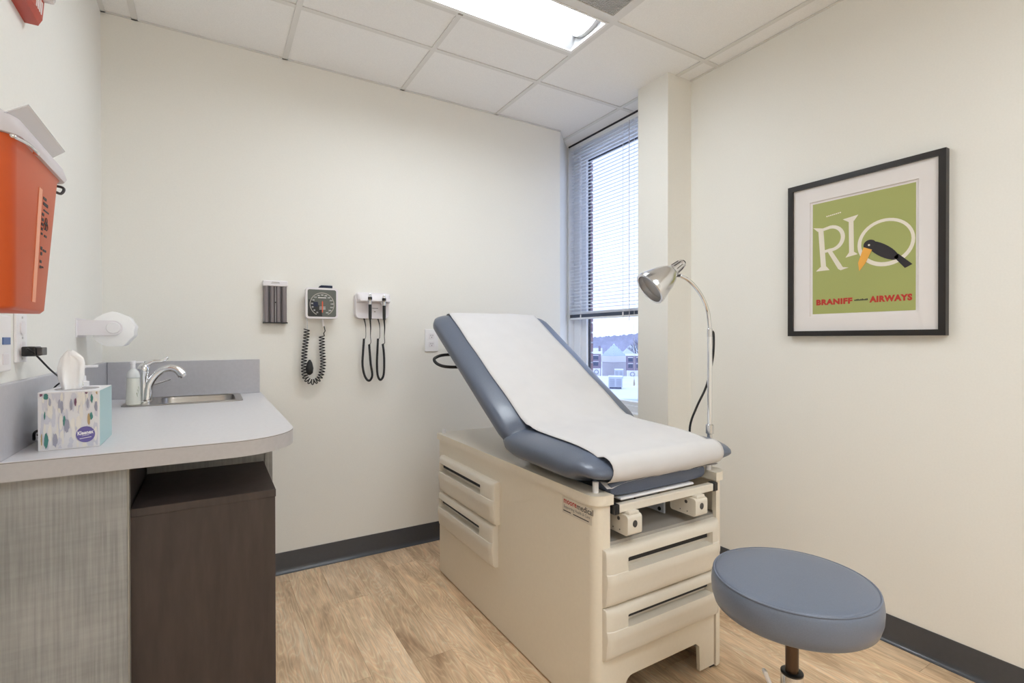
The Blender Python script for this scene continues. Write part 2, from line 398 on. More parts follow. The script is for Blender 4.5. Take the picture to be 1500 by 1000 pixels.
# ------------------------------------------------------------------ window
win = bpy.data.objects.new('window_1', None); COL.objects.link(win); win.location = (2.34, 2.53, ZS); win['kind'] = 'structure'
bm = B()
fx0, fx1 = 2.315, 2.385
box(bm, fx0, fx1, 2.895, 2.965, ZS, ZC, 0.003, 1)           # far jamb
box(bm, fx0 + 0.02, fx1 - 0.005, 2.845, 2.895, ZS + 0.05, ZC - 0.08, 0.003, 1)
box(bm, fx0, fx1, YW0, YW0 + 0.07, ZS, ZC, 0.003, 1)        # near jamb
box(bm, fx0, fx1, YW0 + 0.07, 2.895, ZC - 0.07, ZC, 0.003, 1)
box(bm, fx0 + 0.02, fx1 - 0.005, YW0 + 0.07, 2.845, ZC - 0.115, ZC - 0.07, 0.003, 1)
box(bm, fx0 + 0.02, fx1 - 0.005, YW0 + 0.07, 2.845, ZS + 0.035, ZS + 0.062, 0.002, 1)
box(bm, fx0, fx1, YW0 + 0.07, 2.895, ZS - 0.02, ZS + 0.038, 0.002, 1)
obj('window_frame', bm, 'frame_white', win)
bm = B()
box(bm, fx1 - 0.03, fx1 - 0.012, 2.839, 2.846, ZS + 0.06, ZC - 0.115); box(bm, fx1 - 0.03, fx1 - 0.012, YW0 + 0.07, 2.846, ZC - 0.121, ZC - 0.114)
obj('glazing_gasket', bm, 'gasket_and_shade', win)
obj('window_glass', box(B(), 2.358, 2.362, YW0 + 0.06, 2.85, ZS + 0.05, ZC - 0.10), 'window_glass', win)
obj('window_sill', box(B(), XR - 0.012, 2.33, YW0 + 0.001, 2.966, ZS - 0.03, ZS, 0.004, 2), 'white_enamel', win)
obj('window_return', box(B(), XR + 0.002, 2.38, 2.966, 3.0, ZS - 0.03, ZC + 0.02), 'frame_white', win)
obj('head_gap_shade', box(B(), XR - 0.002, XR + 0.02, YW0, 2.966, ZC - 0.004, ZC + 0.004), 'gasket_and_shade', win)  # dark strip paints the shadow in the gap above the window head

blind = thing('window_blind', 'white horizontal mini blind lowered two thirds of the way over the window', 'blind', (2.285, 2.53, 1.33))
bx = 2.285; by0, by1 = YW0 + 0.015, 2.955
zt = ZC - 0.034
obj('headrail', box(B(), bx - 0.014, bx + 0.014, by0, by1, zt, ZC - 0.006, 0.002, 1), 'frame_white', blind)
zb = 1.335
slat0 = None
ns = int((zt - 0.012 - (zb + 0.045)) / 0.0238)
for i in range(ns):
    z = zt - 0.016 - i * 0.0238
    if slat0 is None:
        bm = B()
        pr = [(-0.0125, -0.0018), (-0.006, 0.0006), (0, 0.0014), (0.006, 0.0006), (0.0125, -0.0018)]
        ta = math.radians(14)
        pr = [(a * math.cos(ta) - c * math.sin(ta), a * math.sin(ta) + c * math.cos(ta)) for a, c in pr]
        prof = [(a, c + 0.0003) for a, c in pr] + [(a, c - 0.0003) for a, c in pr[::-1]]
        loft(bm, [[Vector((bx + a, yy, blind.location.z + c)) for a, c in prof] for yy in (by0, by1)])
        slat0 = obj('slat', bm, 'blind_white', blind, smooth=60); slat0.location.z = z - blind.location.z
    else:
        s = slat0.copy(); COL.objects.link(s); s.location.z = z - blind.location.z
for i in range(9):
    s = slat0.copy(); COL.objects.link(s); s.location.z = zb + 0.018 + i * 0.003 - blind.location.z
obj('bottom_rail', box(B(), bx - 0.013, bx + 0.013, by0, by1, zb - 0.012, zb + 0.001, 0.003, 2), 'frame_white', blind)
obj('shaded_stack', box(B(), bx - 0.0135, bx + 0.013, by0 + 0.001, by1 - 0.001, zb + 0.001, zb + 0.024, 0.001, 1), 'stack_shade', blind)  # dark box paints the shadow side of the stacked slats
for yy in (2.83, 2.40):
    obj('ladder_cord', box(B(), bx - 0.015, bx - 0.0135, yy - 0.0012, yy + 0.0012, zb - 0.012, zt), 'white_plastic', blind)
    obj('cord_clip', box(B(), bx - 0.0165, bx - 0.013, yy - 0.006, yy + 0.006, zb - 0.014, zb + 0.02, 0.001, 1), 'white_plastic', blind)
cyl(bm := B(), (bx - 0.024, 2.29, 0.93), (bx - 0.024, 2.29, zt), 0.0012, seg=6); obj('pull_cord', bm, 'white_plastic', blind)
lathe(bm := B(), (bx - 0.024, 2.29, 0.89), (0, 0, 1), [(0, .002), (0.004, .006), (0.02, .0055), (0.04, .0025)], 10); obj('tassel', bm, 'white_plastic', blind)
cyl(bm := B(), (bx - 0.022, 2.335, 1.30), (bx - 0.022, 2.335, zt), 0.0028, seg=6); obj('tilt_wand', bm, 'clear_plastic', blind)

# brick reveal outside
pier = thing('brick_pier', 'red brick reveal standing just outside the left edge of the window', 'brickwork', (2.50, 3.05, -2.0))
obj('mortar_core', box(B(), 2.39, 2.412, 2.870, 3.30, -2.0, 4.0), 'mortar', pier)
z = 0.50; k = 0
br0 = None
while z < 2.75:
    bm = box(B(), 2.388, 2.4165, 2.866 - 0.0006 * (k * 7 % 3), 3.00 + 0.05 * (k % 2), z, z + 0.062, 0.002, 1)
    obj('brick', bm, 'brick_red', pier); z += 0.0735; k += 1

# ------------------------------------------------------------------ ceiling lamp, added fill lamps, grille
def ceiling_lamp(x0, x1, y0, y1, label, glow='lens_glow'):
    t = thing('ceiling_light', label, 'light', ((x0 + x1) / 2, (y0 + y1) / 2, ZC), 'recessed ceiling lights')
    a0, a1, b0, b1 = x0 + 0.014, x1 - 0.014, y0 + 0.014, y1 - 0.014
    bm = B(); prism(bm, [(a0, b0), (a1, b0), (a1, b1), (a0, b1)], lambda u, v, w: (u, v, ZC - 0.003 + 0.012 * w), [[(a0 + .014, b0 + .010), (a1 - .014, b0 + .010), (a1 - .014, b1 - .018), (a0 + .014, b1 - .018)]])
    obj('lamp_frame', bm, 'white_enamel', t)
    bm = B()
    yc = (b0 + b1) / 2 - 0.012; LR = (b1 - b0) / 2 - 0.05
    prof = [(b0 + .010, 0.0), (b0 + .030, 0.045), (yc - LR, 0.070), (yc + LR, 0.070), (b1 - 0.045, 0.045), (b1 - .018, 0.0)]
    prof2 = [(y, z + 0.004) for y, z in prof[::-1]]
    loft(bm, [[Vector((xx, y, ZC + z)) for y, z in prof + prof2] for xx in (a0 + .008, a1 - .008)])
    for xx in (a0 + .006, a1 - .010): box(bm, xx, xx + 0.004, b0 + .005, b1 - .01, ZC, ZC + 0.075)
    obj('reflector', bm, 'reflector_enamel', t, smooth=50)
    for xx in (a0 + 0.030, a1 - 0.034):
        arc = [(yc + (LR + .012) * math.cos(q), 0.068 - 0.052 * math.sin(q)) for q in [PI * i / 12 for i in range(13)]]
        bm = B(); loft(bm, [[Vector((xx + dx, y, ZC + z)) for y, z in arc] for dx in (0, 0.026)])
        obj('lens_end_cap', bm, 'lamp_cap', t, smooth=50)
    arc = [(yc + LR * math.cos(q), 0.067 - 0.044 * math.sin(q)) for q in [PI * i / 12 for i in range(13)]]
    bm = B(); loft(bm, [[Vector((xx, y, ZC + z)) for y, z in arc] for xx in (a0 + 0.05, a1 - 0.05)])
    obj('lamp_lens', bm, glow, t, smooth=50)
ceiling_lamp(0.3259, 1.5451, 1.692, 1.997, 'white recessed ceiling light glowing above the exam table')
ceiling_lamp(0.3259, 1.5451, -0.746, -0.137, 'added unseen fill light recessed in the ceiling just behind the viewer', 'fill_lens_glow')  # two fill lamps added out of view to brighten the room
ceiling_lamp(0.3259, 1.5451, -1.966, -1.356, 'added unseen fill light recessed in the ceiling farthest from the window', 'fill_lens_glow')

g = thing('air_grille', 'perforated grey air return grille set in the ceiling beside the light', 'vent', (1.24, 1.3875, ZC))
ax0, ax1, ay0, ay1 = 0.949, 1.532, 1.096, 1.679
bm = B(); prism(bm, rrect(ax0, ax1, ay0, ay1, 0.002, 1), lambda u, v, w: (u, v, ZC - 0.004 + 0.012 * w), [rrect(ax0 + .022, ax1 - .022, ay0 + .022, ay1 - .022, 0.002, 1)])
obj('grille_frame', bm, 'grid_metal', g)
mat('grille_grey', (0.50, 0.50, 0.50), 0.5)
bm = B(); y = ay0 + 0.024
while y < ay1 - 0.024:
    box(bm, ax0 + .02, ax1 - .02, y, y + 0.0042, ZC - 0.001, ZC + 0.004); y += 0.0085
x = ax0 + 0.03
while x < ax1 - 0.024:
    box(bm, x, x + 0.0042, ay0 + .02, ay1 - .02, ZC, ZC + 0.003); x += 0.0125
obj('perforated_face', bm, 'grille_grey', g, kind='stuff')
obj('grille_back', box(B(), ax0, ax1, ay0, ay1, ZC + 0.03, ZC + 0.04), 'dark_gap', g)

# ------------------------------------------------------------------ base cabinet, counter, sink
CT = 0.922                                    # counter top
cab = thing('base_cabinet', 'base cabinet with grey linen laminate end and dark brown boxed panel under the counter', 'cabinet', (-0.12, 2.1, 0))
yf = 1.497
obj('end_panel', box(B(), XL + 0.001, -0.172, yf - 0.004, yf + 0.018, 0, CT - 0.042, 0.0008, 1), 'grey_laminate', cab)
mat('edge_band', (0.30, 0.285, 0.255), 0.5)
obj('edge_band', box(B(), -0.172, -0.1685, yf - 0.005, yf + 0.018, 0, CT - 0.042), 'edge_band', cab)
bm = box(B(), -0.1725, 0.150, yf + 0.019, 1.90, 0, 0.752)
obj('lower_box', bm, 'brown_laminate', cab)
obj('box_top', box(B(), -0.1685, 0.1515, yf + 0.016, 1.885, 0.752, 0.772, 0.0008, 1), 'brown_laminate', cab)
obj('inner_panel', box(B(), -0.190, -0.172, yf + 0.019, 1.90, 0.752, CT - 0.042), 'brown_laminate', cab)
obj('back_panel', box(B(), -0.1685, 0.155, 1.885, 1.905, 0.0, CT - 0.042), 'grey_laminate', cab)
obj('stile', box(B(), 0.155, 0.178, 1.88, 2.75, 0, CT - 0.042, 0.0008, 1), 'grey_laminate', cab)
obj('side_panel', box(B(), XL + 0.001, 0.155, 1.91, 2.76, 0.0, 0.70), 'grey_laminate', cab)

top = thing('countertop', 'pale grey laminate countertop with rounded corner and matching backsplash', 'countertop', (-0.1, 2.1, CT - 0.04))
xr = 0.210; y0c = 1.466; rc = 0.17
outer = [(XL, y0c), (xr - rc, y0c)] + [(xr - rc + rc * math.sin(a), y0c + rc - rc * math.cos(a)) for a in [PI / 2 * i / 14 for i in range(1, 15)]] + [(xr, YB), (XL, YB)]
SX0, SX1, SY0, SY1 = -0.300, 0.118, 2.412, 2.738     # sink outline
hole = rrect(SX0 + 0.012, SX1 - 0.012, SY0 + 0.012, SY1 - 0.012, 0.03, 4)
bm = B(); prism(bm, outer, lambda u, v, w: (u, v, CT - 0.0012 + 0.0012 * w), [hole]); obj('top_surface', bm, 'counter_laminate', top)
bm = B(); prism(bm, outer, lambda u, v, w: (u, v, CT - 0.042 + 0.039 * w), [hole]); obj('edge_strip', bm, 'counter_edge_shaded', top, smooth=30)
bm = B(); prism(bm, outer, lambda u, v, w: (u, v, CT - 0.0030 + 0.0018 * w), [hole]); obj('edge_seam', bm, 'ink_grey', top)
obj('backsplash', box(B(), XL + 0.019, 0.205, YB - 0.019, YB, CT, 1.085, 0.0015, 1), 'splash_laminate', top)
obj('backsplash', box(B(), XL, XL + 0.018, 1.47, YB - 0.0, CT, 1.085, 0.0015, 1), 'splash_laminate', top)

sk = thing('sink', 'small stainless steel drop-in sink set in the counter corner', 'sink', (-0.09, 2.57, CT - 0.15))
bx0, bx1, by0_, by1_ = SX0 + 0.115, SX1 - 0.028, SY0 + 0.028, SY1 - 0.028
bm = B(); prism(bm, rrect(SX0, SX1, SY0, SY1, 0.035, 5), lambda u, v, w: (u, v, CT + 0.0005 + 0.0035 * w), [rrect(bx0, bx1, by0_, by1_, 0.045, 5)])
obj('sink_rim', bm, 'brushed_steel', sk, smooth=30)
bm = B()
R = lambda d, z: [Vector((u, v, z)) for u, v in rrect(bx0 + d, bx1 - d, by0_ + d, by1_ - d, 0.045, 5)]
loft(bm, [R(-0.001, CT + 0.003), R(0.001, CT - 0.004), R(0.004, CT - 0.12), R(0.012, CT - 0.137), R(0.03, CT - 0.142)], cap=False)
vs = [bm.verts.new(p) for p in R(0.03, CT - 0.142)]; bm.faces.new(vs)
obj('sink_bowl', bm, 'brushed_steel', sk, smooth=50)
lathe(bm := B(), (-0.045, 2.575, CT - 0.1415), (0, 0, 1), [(0, .04), (0.003, .04), (0.004, .03), (0.001, .028), (0.001, .001)], 24); obj('drain', bm, 'chrome', sk, smooth=40)

fa = thing('faucet', 'chrome single lever faucet with curved spout on the sink deck', 'faucet', (-0.236, 2.52, CT + 0.004))
zf = CT + 0.004; FX, FY = -0.236, 2.52
lathe(bm := B(), (FX, FY, zf), (0, 0, 1), [(0, .027), (0.004, .027), (0.008, .021), (0.05, .018), (0.10, .017), (0.118, .019)], 24); obj('faucet_body', bm, 'chrome', fa, smooth=50)
lathe(bm := B(), (FX, FY, zf + 0.118), (0.08, 0, 1), [(0, .0195), (0.004, .021), (0.022, .021), (0.034, .017), (0.042, .008), (0.044, .001)], 24); hd = obj('handle_cap', bm, 'chrome', fa, smooth=50)
p = spline([(FX + 0.004, FY, zf + 0.150), (FX + 0.03, FY, zf + 0.166), (FX + 0.060, FY, zf + 0.168), (FX + 0.083, FY, zf + 0.182)], 6)
tube(bm := B(), p, [0.011 - 0.005 * i / (len(p) - 1) for i in range(len(p))], 10); obj('lever', bm, 'chrome', fa, smooth='all')
p = spline([(FX + 0.010, FY - .004, zf + 0.004), (FX + 0.018, FY - .003, zf + 0.07), (FX + 0.048, FY, zf + 0.118), (FX + 0.085, FY, zf + 0.138), (FX + 0.115, FY, zf + 0.130), (FX + 0.134, FY, zf + 0.108)], 6)
tube(bm := B(), p, [0.0195 - 0.006 * math.sin(PI * i / (len(p) - 1)) for i in range(len(p))], 16); obj('spout', bm, 'chrome', fa, smooth='all')
cyl(bm := B(), p[-1], p[-1] + (p[-1] - p[-2]).normalized() * 0.008, 0.0145, 0.0135, 16); obj('aerator', bm, 'satin_chrome', fa, smooth=40)
cyl(bm := B(), (FX + 0.02, FY + 0.03, zf + 0.066), (FX + 0.088, FY + 0.05, zf + 0.088), 0.003, seg=8); cyl(bm, (FX + 0.006, FY + 0.01, zf + 0.062), (FX + 0.022, FY + 0.0305, zf + 0.067), 0.004, seg=8)
obj('drain_rod', bm, 'satin_chrome', fa)

so = thing('soap_bottle', 'white foaming soap pump bottle standing beside the faucet', 'bottle', (-0.262, 2.455, zf))
SXc, SYc = -0.262, 2.455
lathe(bm := B(), (SXc, SYc, zf), (0, 0, 1), [(0, .022), (0.003, .0245), (0.03, .024), (0.09, .0215), (0.105, .021), (0.108, .017)], 24); obj('bottle_body', bm, 'soap_white', so, smooth=40)
lathe(bm := B(), (SXc, SYc, zf + 0.107), (0, 0, 1), [(0, .0215), (0.006, .0225), (0.012, .021), (0.024, .018), (0.030, .012), (0.036, .010)], 24); obj('pump_collar', bm, 'soap_clear', so, smooth=40)
bm = B(); lathe(bm, (SXc, SYc, zf + 0.143), (0, 0, 1), [(0, .008), (0.018, .008), (0.019, .010), (0.028, .010), (0.030, .007)], 16)
box(bm, SXc + 0.004, SXc + 0.034, SYc - 0.005, SYc + 0.005, zf + 0.163, zf + 0.171, 0.002, 1); obj('pump_head', bm, 'white_plastic', so, smooth=40)
bm = B(); 
for q, (a, s) in enumerate(((0.35, 1), (0.75, 0.7), (0.55, 0.8))):
    zz = zf + 0.05 + 0.012 * q; an = -1.05 + 0.14 * q
    pts = [Vector((SXc + 0.0238 * math.cos(an + dx), SYc + 0.0238 * math.sin(an + dx), zz + dz)) for dx, dz in ((0, 0), (0.10, -0.012 * s), (0.22, -0.022), (0.12, -0.003))]
    bm.faces.new([bm.verts.new(p) for p in pts])
mat('leaf_print', (0.16, 0.20, 0.08), 0.5); obj('leaf_print', bm, 'leaf_print', so)

# tissue box
tx0, tx1, ty0, ty1, tz1 = -0.347, -0.234, 1.572, 1.742, CT + 0.137
tb = thing('tissue_box', 'patterned tissue box with white tissue sticking out of its top on the counter edge', 'tissue box', (-0.29, 1.655, CT))
obj('carton', box(B(), tx0, tx1, ty0, ty1, CT, tz1, 0.0008, 1), 'card_white', tb)
obj('teal_side', box(B(), tx1 - 0.001, tx1 + 0.0006, ty0 + 0.001, ty1 - 0.001, CT + 0.001, tz1 - 0.001), 'teal_card', tb)
bw, bh = tx1 - tx0, tz1 - CT
def dab(bm, u, v, ru, rv):
    n = 9; pts = []
    for i in range(n * 2):
        a = 2 * PI * i / (n * 2); k = 1 + 0.16 * random.uniform(-1, 1)
        pts.append((max(0.004, min(bw - 0.004, u * bw + ru * bw * k * math.cos(a))), max(0.003, min(bh - 0.003, v * bh + rv * bh * k * math.sin(a)))))
    prism(bm, pts, lambda a, c, w: (tx0 + a, ty0 - 0.0001 - LAY - DK[0] * 1.2e-5 - w * 1e-4, CT + c)); DK[0] += 1
LAY = 0.00012; DK = [0]
bm = B()
for i in range(46): dab(bm, random.random(), random.random(), random.uniform(.02, .05), random.uniform(.06, .2))
obj('pale_brush_marks', bm, 'dab_pale', tb, kind='stuff')
DK[0] = 0; LAY = 0.0008; bm = B()
for i in range(34): dab(bm, random.random(), random.random(), random.uniform(.015, .04), random.uniform(.05, .16))
obj('cream_brush_marks', bm, 'dab_cream', tb, kind='stuff')
DK[0] = 0; LAY = 0.0014
for mname, ds in (('dab_teal', [(.13, .93, .035, .06), (.11, .60, .012, .07), (.42, .50, .022, .09), (.13, .17, .035, .13), (.86, .55, .025, .07), (.87, .86, .02, .08)]),
                  ('dab_grey', [(.19, .83, .02, .07), (.38, .74, .025, .11), (.46, .41, .04, .12), (.27, .17, .04, .12), (.80, .78, .02, .09), (.94, .72, .025, .09), (.53, .76, .022, .1), (.34, .79, .02, .08)]),
                  ('dab_plum', [(.05, .96, .03, .03), (.60, .81, .018, .07), (.78, .975, .025, .03)]),
                  ('dab_ochre', [(.82, .50, .022, .1), (.96, .97, .02, .04), (.06, .2, .012, .1)])):
    for d in ds:
        bm = B(); dab(bm, *d); obj('brush_mark', bm, mname, tb)
bm = B(); prism(bm, ellipse(0.765 * bw, 0.235 * bh, 0.158 * bw, 0.140 * bh, 32), lambda a, c, w: (tx0 + a, ty0 - 0.0017 - 0.0004 * w, CT + c))
lb = obj('oval_label', bm, 'purple_print', tb)
fm = lambda du, dv: (lambda u, v, w: (tx0 + 0.765 * bw + u + du, ty0 - 0.0021 - w, CT + 0.235 * bh + v + dv + u * 0.10))
text('lettering', 'Kleenex', 0.0125, fm(0, 0.0045), 'white_plastic', lb, fat=0.0004, ext=0.0003, width=0.030)
bm = B(); prism(bm, [(-0.007, -0.0030), (0.007, -0.0026), (0.007, -0.0018), (-0.007, -0.0022)], lambda u, v, w: fm(0, 0)(u, v, w * 0.0003))
prism(bm, [(-0.011, -0.0095), (0.011, -0.0085), (0.011, -0.0072), (-0.011, -0.0082)], lambda u, v, w: fm(0, 0)(u, v, w * 0.0003)); obj('small_print', bm, 'white_plastic', lb)
# tissue: folded plume
def lerp_tab(tab, t):
    for (a, u), (c, v) in zip(tab, tab[1:]):
        if t <= c: return u + (v - u) * (t - a) / (c - a)
    return tab[-1][1]
bm = B(); rings = []
for k in range(17):
    t = k / 16; z = tz1 - 0.002 + 0.095 * t
    xl_ = lerp_tab([(0, -.319), (.3, -.327), (.55, -.328), (.8, -.322), (.93, -.314), (1, -.307)], t); xr_ = lerp_tab([(0, -.283), (.35, -.277), (.7, -.274), (.82, -.277), (.92, -.288), (1, -.300)], t)
    cx_, wx = (xl_ + xr_) / 2, (xr_ - xl_) / 2
    wy = 0.017 * (1 - 0.80 * t) + 0.0015
    ring = []
    for i in range(40):
        a = 2 * PI * i / 40
        fold = 1 + (0.45 * math.sin(3 * a + 1.3 + 2.2 * t) + 0.25 * math.sin(5 * a - 3 * t)) * (1 - 0.3 * t) + 0.12 * math.sin(9 * a + 4 * t)
        ring.append(Vector((cx_ + wx * math.cos(a) * (1 + 0.03 * math.sin(7 * a + 5 * t)), 1.652 + wy * math.sin(a) * fold, z + 0.006 * math.sin(2 * a + 0.6) * t * t)))
    rings.append(ring)
loft(bm, rings); obj('tissue', bm, 'tissue_paper', tb, smooth='all')
bm = B(); prism(bm, ellipse(-0.290, 1.655, 0.043, 0.055, 28), lambda u, v, w: (u, v, tz1 + 0.0006 * w)); obj('slot_film', bm, 'clear_plastic', tb)

# hand sanitizer behind the tissue box
sa = thing('sanitizer_bottle', 'clear green hand sanitizer pump bottle behind the tissue box', 'bottle', (-0.345, 2.05, CT))
lathe(bm := B(), (-0.345, 2.05, CT), (0, 0, 1), [(0, .026), (0.004, .029), (0.085, .029), (0.100, .024), (0.108, .014)], 24); obj('bottle_body', bm, 'gel_green', sa, smooth=40)
lathe(bm := B(), (-0.345, 2.05, CT + 0.107), (0, 0, 1), [(0, .015), (0.022, .015), (0.024, .008), (0.040, .007)], 18); obj('pump_collar', bm, 'white_plastic', sa, smooth=40)
bm = B(); lathe(bm, (-0.345, 2.05, CT + 0.146), (0, 0, 1), [(0, .004), (0.024, .004), (0.026, .010), (0.034, .010)], 14)
box(bm, -0.345, -0.308, 2.045, 2.055, CT + 0.172, CT + 0.180, 0.002, 1); obj('pump_head', bm, 'white_plastic', sa, smooth=40)
pe = thing('pen_stand', 'slim black pen holder leaning behind the tissue plume', 'pen holder', (-0.312, 1.86, CT))
bm = B(); cyl(bm, (-0.310, 1.86, CT), (-0.326, 1.87, CT + 0.172), 0.006, 0.0035, 10); obj('pen', bm, 'black_plastic', pe, smooth=40)
lathe(bm := B(), (-0.312, 1.86, CT), (0, 0, 1), [(0, .02), (0.01, .019), (0.013, .008)], 18); obj('stand', bm, 'black_plastic', pe, smooth=40)
cyl(bm := B(), (-0.302, 1.855, CT + 0.012), (-0.318, 1.862, CT + 0.165), 0.0022, seg=6); obj('clip', bm, 'satin_chrome', pe)

# ------------------------------------------------------------------ left wall: plates, adapter, sharps, roll, alarm
ol = thing('wall_outlet', 'white outlet plate on the left wall with a black adapter plugged in', 'outlet', (XL, 1.672, 1.19))
obj('cover_plate', box(B(), XL, XL + 0.006, 1.632, 1.712, 1.128, 1.246, 0.002, 2), 'white_plastic', ol)
bm = B()
for zz in (1.162, 1.212): prism(bm, rrect(-0.017, 0.017, -0.016, 0.016, 0.008, 4), lambda u, v, w, zz=zz: (XL + 0.006 + 0.003 * w, 1.672 + u, zz + v))
obj('socket', bm, 'lilac_white_plastic', ol)
bm = B()
for zz in (1.137, 1.187, 1.237): cyl(bm, (XL + 0.005, 1.672, zz), (XL + 0.0075, 1.672, zz), 0.003, seg=8)
obj('screw', bm, 'satin_chrome', ol)
ad = thing('power_adapter', 'black plug-in power adapter with a black cord falling behind the tissue box', 'adapter', (XL + 0.03, 1.672, 1.15))
obj('adapter_body', box(B(), XL + 0.0095, XL + 0.036, 1.648, 1.700, 1.142, 1.166, 0.003, 2), 'black_plastic', ad)
mat('smoke_grey', (0.06, 0.055, 0.055), 0.3)
obj('adapter_nose', box(B(), XL + 0.036, XL + 0.047, 1.652, 1.696, 1.144, 1.164, 0.002, 2), 'smoke_grey', ad)
p = spline([(XL + 0.02, 1.648, 1.158), (XL + 0.025, 1.640, 1.160), (XL + 0.035, 1.655, 1.145), (-0.352, 1.70, 1.108), (-0.345, 1.755, 1.085), (-0.340, 1.785, 1.075), (-0.362, 1.80, 1.055),
            (-0.375, 1.80, 1.025), (-0.379, 1.775, 1.0), (-0.372, 1.775, 0.985), (-0.350, 1.785, 0.965), (-0.345, 1.79, CT + 0.004), (-0.352, 1.80, CT + 0.004)], 6)
tube(bm := B(), p, 0.0022, 7); obj('cord', bm, 'black_plastic', ad, smooth='all')
cb = thing('cable_bundle', 'small bundle of black cable lying on the counter beside the tissue box', 'cable', (-0.374, 1.69, CT))
bm = B()
for k in range(4):
    q = [(-0.356 + (0.014 + 0.002 * k) * math.cos(a), 1.70 + 0.035 * math.sin(a) + 0.004 * k, CT + 0.004 + 0.005 * k + 0.002 * math.sin(3 * a + k)) for a in [2 * PI * i / 20 for i in range(21)]]
    tube(bm, q, 0.0028, 6)
obj('cable_loop', bm, 'black_plastic', cb, smooth='all')
tube(bm := B(), spline([(-0.378, 1.68, CT + 0.012), (-0.374, 1.67, CT + 0.032), (-0.36, 1.68, CT + 0.034), (-0.35, 1.70, CT + 0.02)], 5), 0.003, 6); obj('plug_lead', bm, 'black_plastic', cb, smooth='all')

sw = thing('wall_control', 'white wall control plate with small blue screen on the left wall', 'control panel', (XL, 1.545, 1.17))
obj('case', box(B(), XL, XL + 0.012, 1.480, 1.572, 1.112, 1.238, 0.004, 2), 'white_plastic', sw)
obj('screen', box(B(), XL + 0.012, XL + 0.0135, 1.512, 1.560, 1.172, 1.188), 'blue_screen', sw)
obj('keypad', box(B(), XL + 0.012, XL + 0.014, 1.512, 1.548, 1.128, 1.152, 0.001, 1), 'lilac_white_plastic', sw)

sh = thing('sharps_container', 'orange-red sharps container with translucent lid on the left wall', 'sharps container', (-0.34, 1.26, 1.232))
def shring(y0, y1, x1, z, r=0.022, n=5):
    x0 = XL + 0.006
    return [Vector((u, v, z)) for u, v in rrect(x0, x1, y0, y1, r, n)]
bm = B()
loft(bm, [shring(1.098, 1.292, -0.276, 1.232, 0.024), shring(1.092, 1.297, -0.271, 1.238, 0.026), shring(1.078, 1.372, -0.266, 1.500, 0.026), shring(1.076, 1.376, -0.263, 1.506, 0.026)])
obj('bin', bm, 'orange_plastic', sh, smooth=50)
fy = lambda y, z: -0.2712 + (z - 1.238) / 0.262 * 0.0052
def sp(y, z): return lambda u, v, w: (fy(y, z + v) + 0.0003 + w, y + u + (v) * 0.14, z + v)
bm = B(); prism(bm, [(-0.012, -0.112), (0.008, -0.112), (0.008, 0.098), (-0.012, 0.098)], lambda u, v, w: sp(1.222, 1.362)(u, v, 0.0008 * w)); obj('level_stripe', bm, 'orange_stripe', sh)
bm = B()
def strip(y, z, w, h): prism(bm, [(-w / 2, -h / 2), (w / 2, -h / 2), (w / 2, h / 2), (-w / 2, h / 2)], lambda u, v, k: sp(y, z)(u, v, 0.0006 * k))
for i, (y, z, w, h) in enumerate([(1.262, 1.447, .020, .005), (1.268, 1.437, .030, .006), (1.272, 1.425, .034, .003), (1.252, 1.416, .012, .005), (1.251, 1.406, .011, .005), (1.249, 1.397, .011, .005), (1.247, 1.388, .01, .005), (1.246, 1.379, .010, .004),
                                  (1.270, 1.378, .016, .004), (1.266, 1.350, .020, .004), (1.246, 1.352, .010, .006), (1.246, 1.342, .009, .006), (1.243, 1.327, .010, .005), (1.243, 1.317, .010, .005), (1.256, 1.318, .008, .003)]): strip(y, z, w, h)
obj('printed_text', bm, 'ink_dark', sh)
bm = B()
for k in range(3):
    a = PI / 2 + k * 2 * PI / 3
    o_ = ellipse(0.0065 * math.cos(a), 0.0065 * math.sin(a), 0.0075, 0.0075, 18); i_ = ellipse(0.0085 * math.cos(a), 0.0085 * math.sin(a), 0.0048, 0.0048, 14)
    prism(bm, o_, lambda u, v, w: sp(1.272, 1.400)(u, v, 0.0007 * w), [i_])
obj('hazard_symbol', bm, 'ink_dark', sh)
bm = B()
lr = lambda y0, y1, x1, z: shring(y0, y1, x1, z, 0.03)
loft(bm, [lr(1.070, 1.392, -0.258, 1.507), lr(1.068, 1.402, -0.256, 1.516), lr(1.074, 1.402, -0.262, 1.536), lr(1.09, 1.39, -0.285, 1.552)])
obj('lid', bm, 'frosted_lid', sh, smooth=50)
bm = B(); prism(bm, [(1.085, 0), (1.338, 0), (1.318, 1), (1.085, 1)], lambda u, v, w: (-0.300 + 0.052 * v, u, 1.5525 + 0.0 * v + 0.034 * v - 0.03 * v * 0 + 0.0018 * w - 0.030)); obj('lid_flap', bm, 'clear_plastic', sh)
tube(bm := B(), spline([(-0.262, 1.06, 1.497), (-0.253, 1.10, 1.499), (-0.252, 1.152, 1.500), (-0.258, 1.158, 1.503)], 5), 0.003, 7); obj('wire_bail', bm, 'chrome', sh, smooth='all')
tube(bm := B(), spline([(-0.40, 1.40, 1.505), (-0.30, 1.395, 1.505), (-0.266, 1.392, 1.502), (-0.268, 1.388, 1.488), (-0.28, 1.382, 1.492)], 5), 0.0028, 7); obj('wire_hook', bm, 'smoke_grey', sh, smooth='all')
bk = thing('sharps_bracket', 'wall bracket behind the orange-red sharps container', 'bracket', (XL, 1.24, 1.40))
obj('bracket_plate', box(B(), XL, XL + 0.005, 1.10, 1.36, 1.27, 1.50, 0.002, 1), 'lilac_white_plastic', bk)

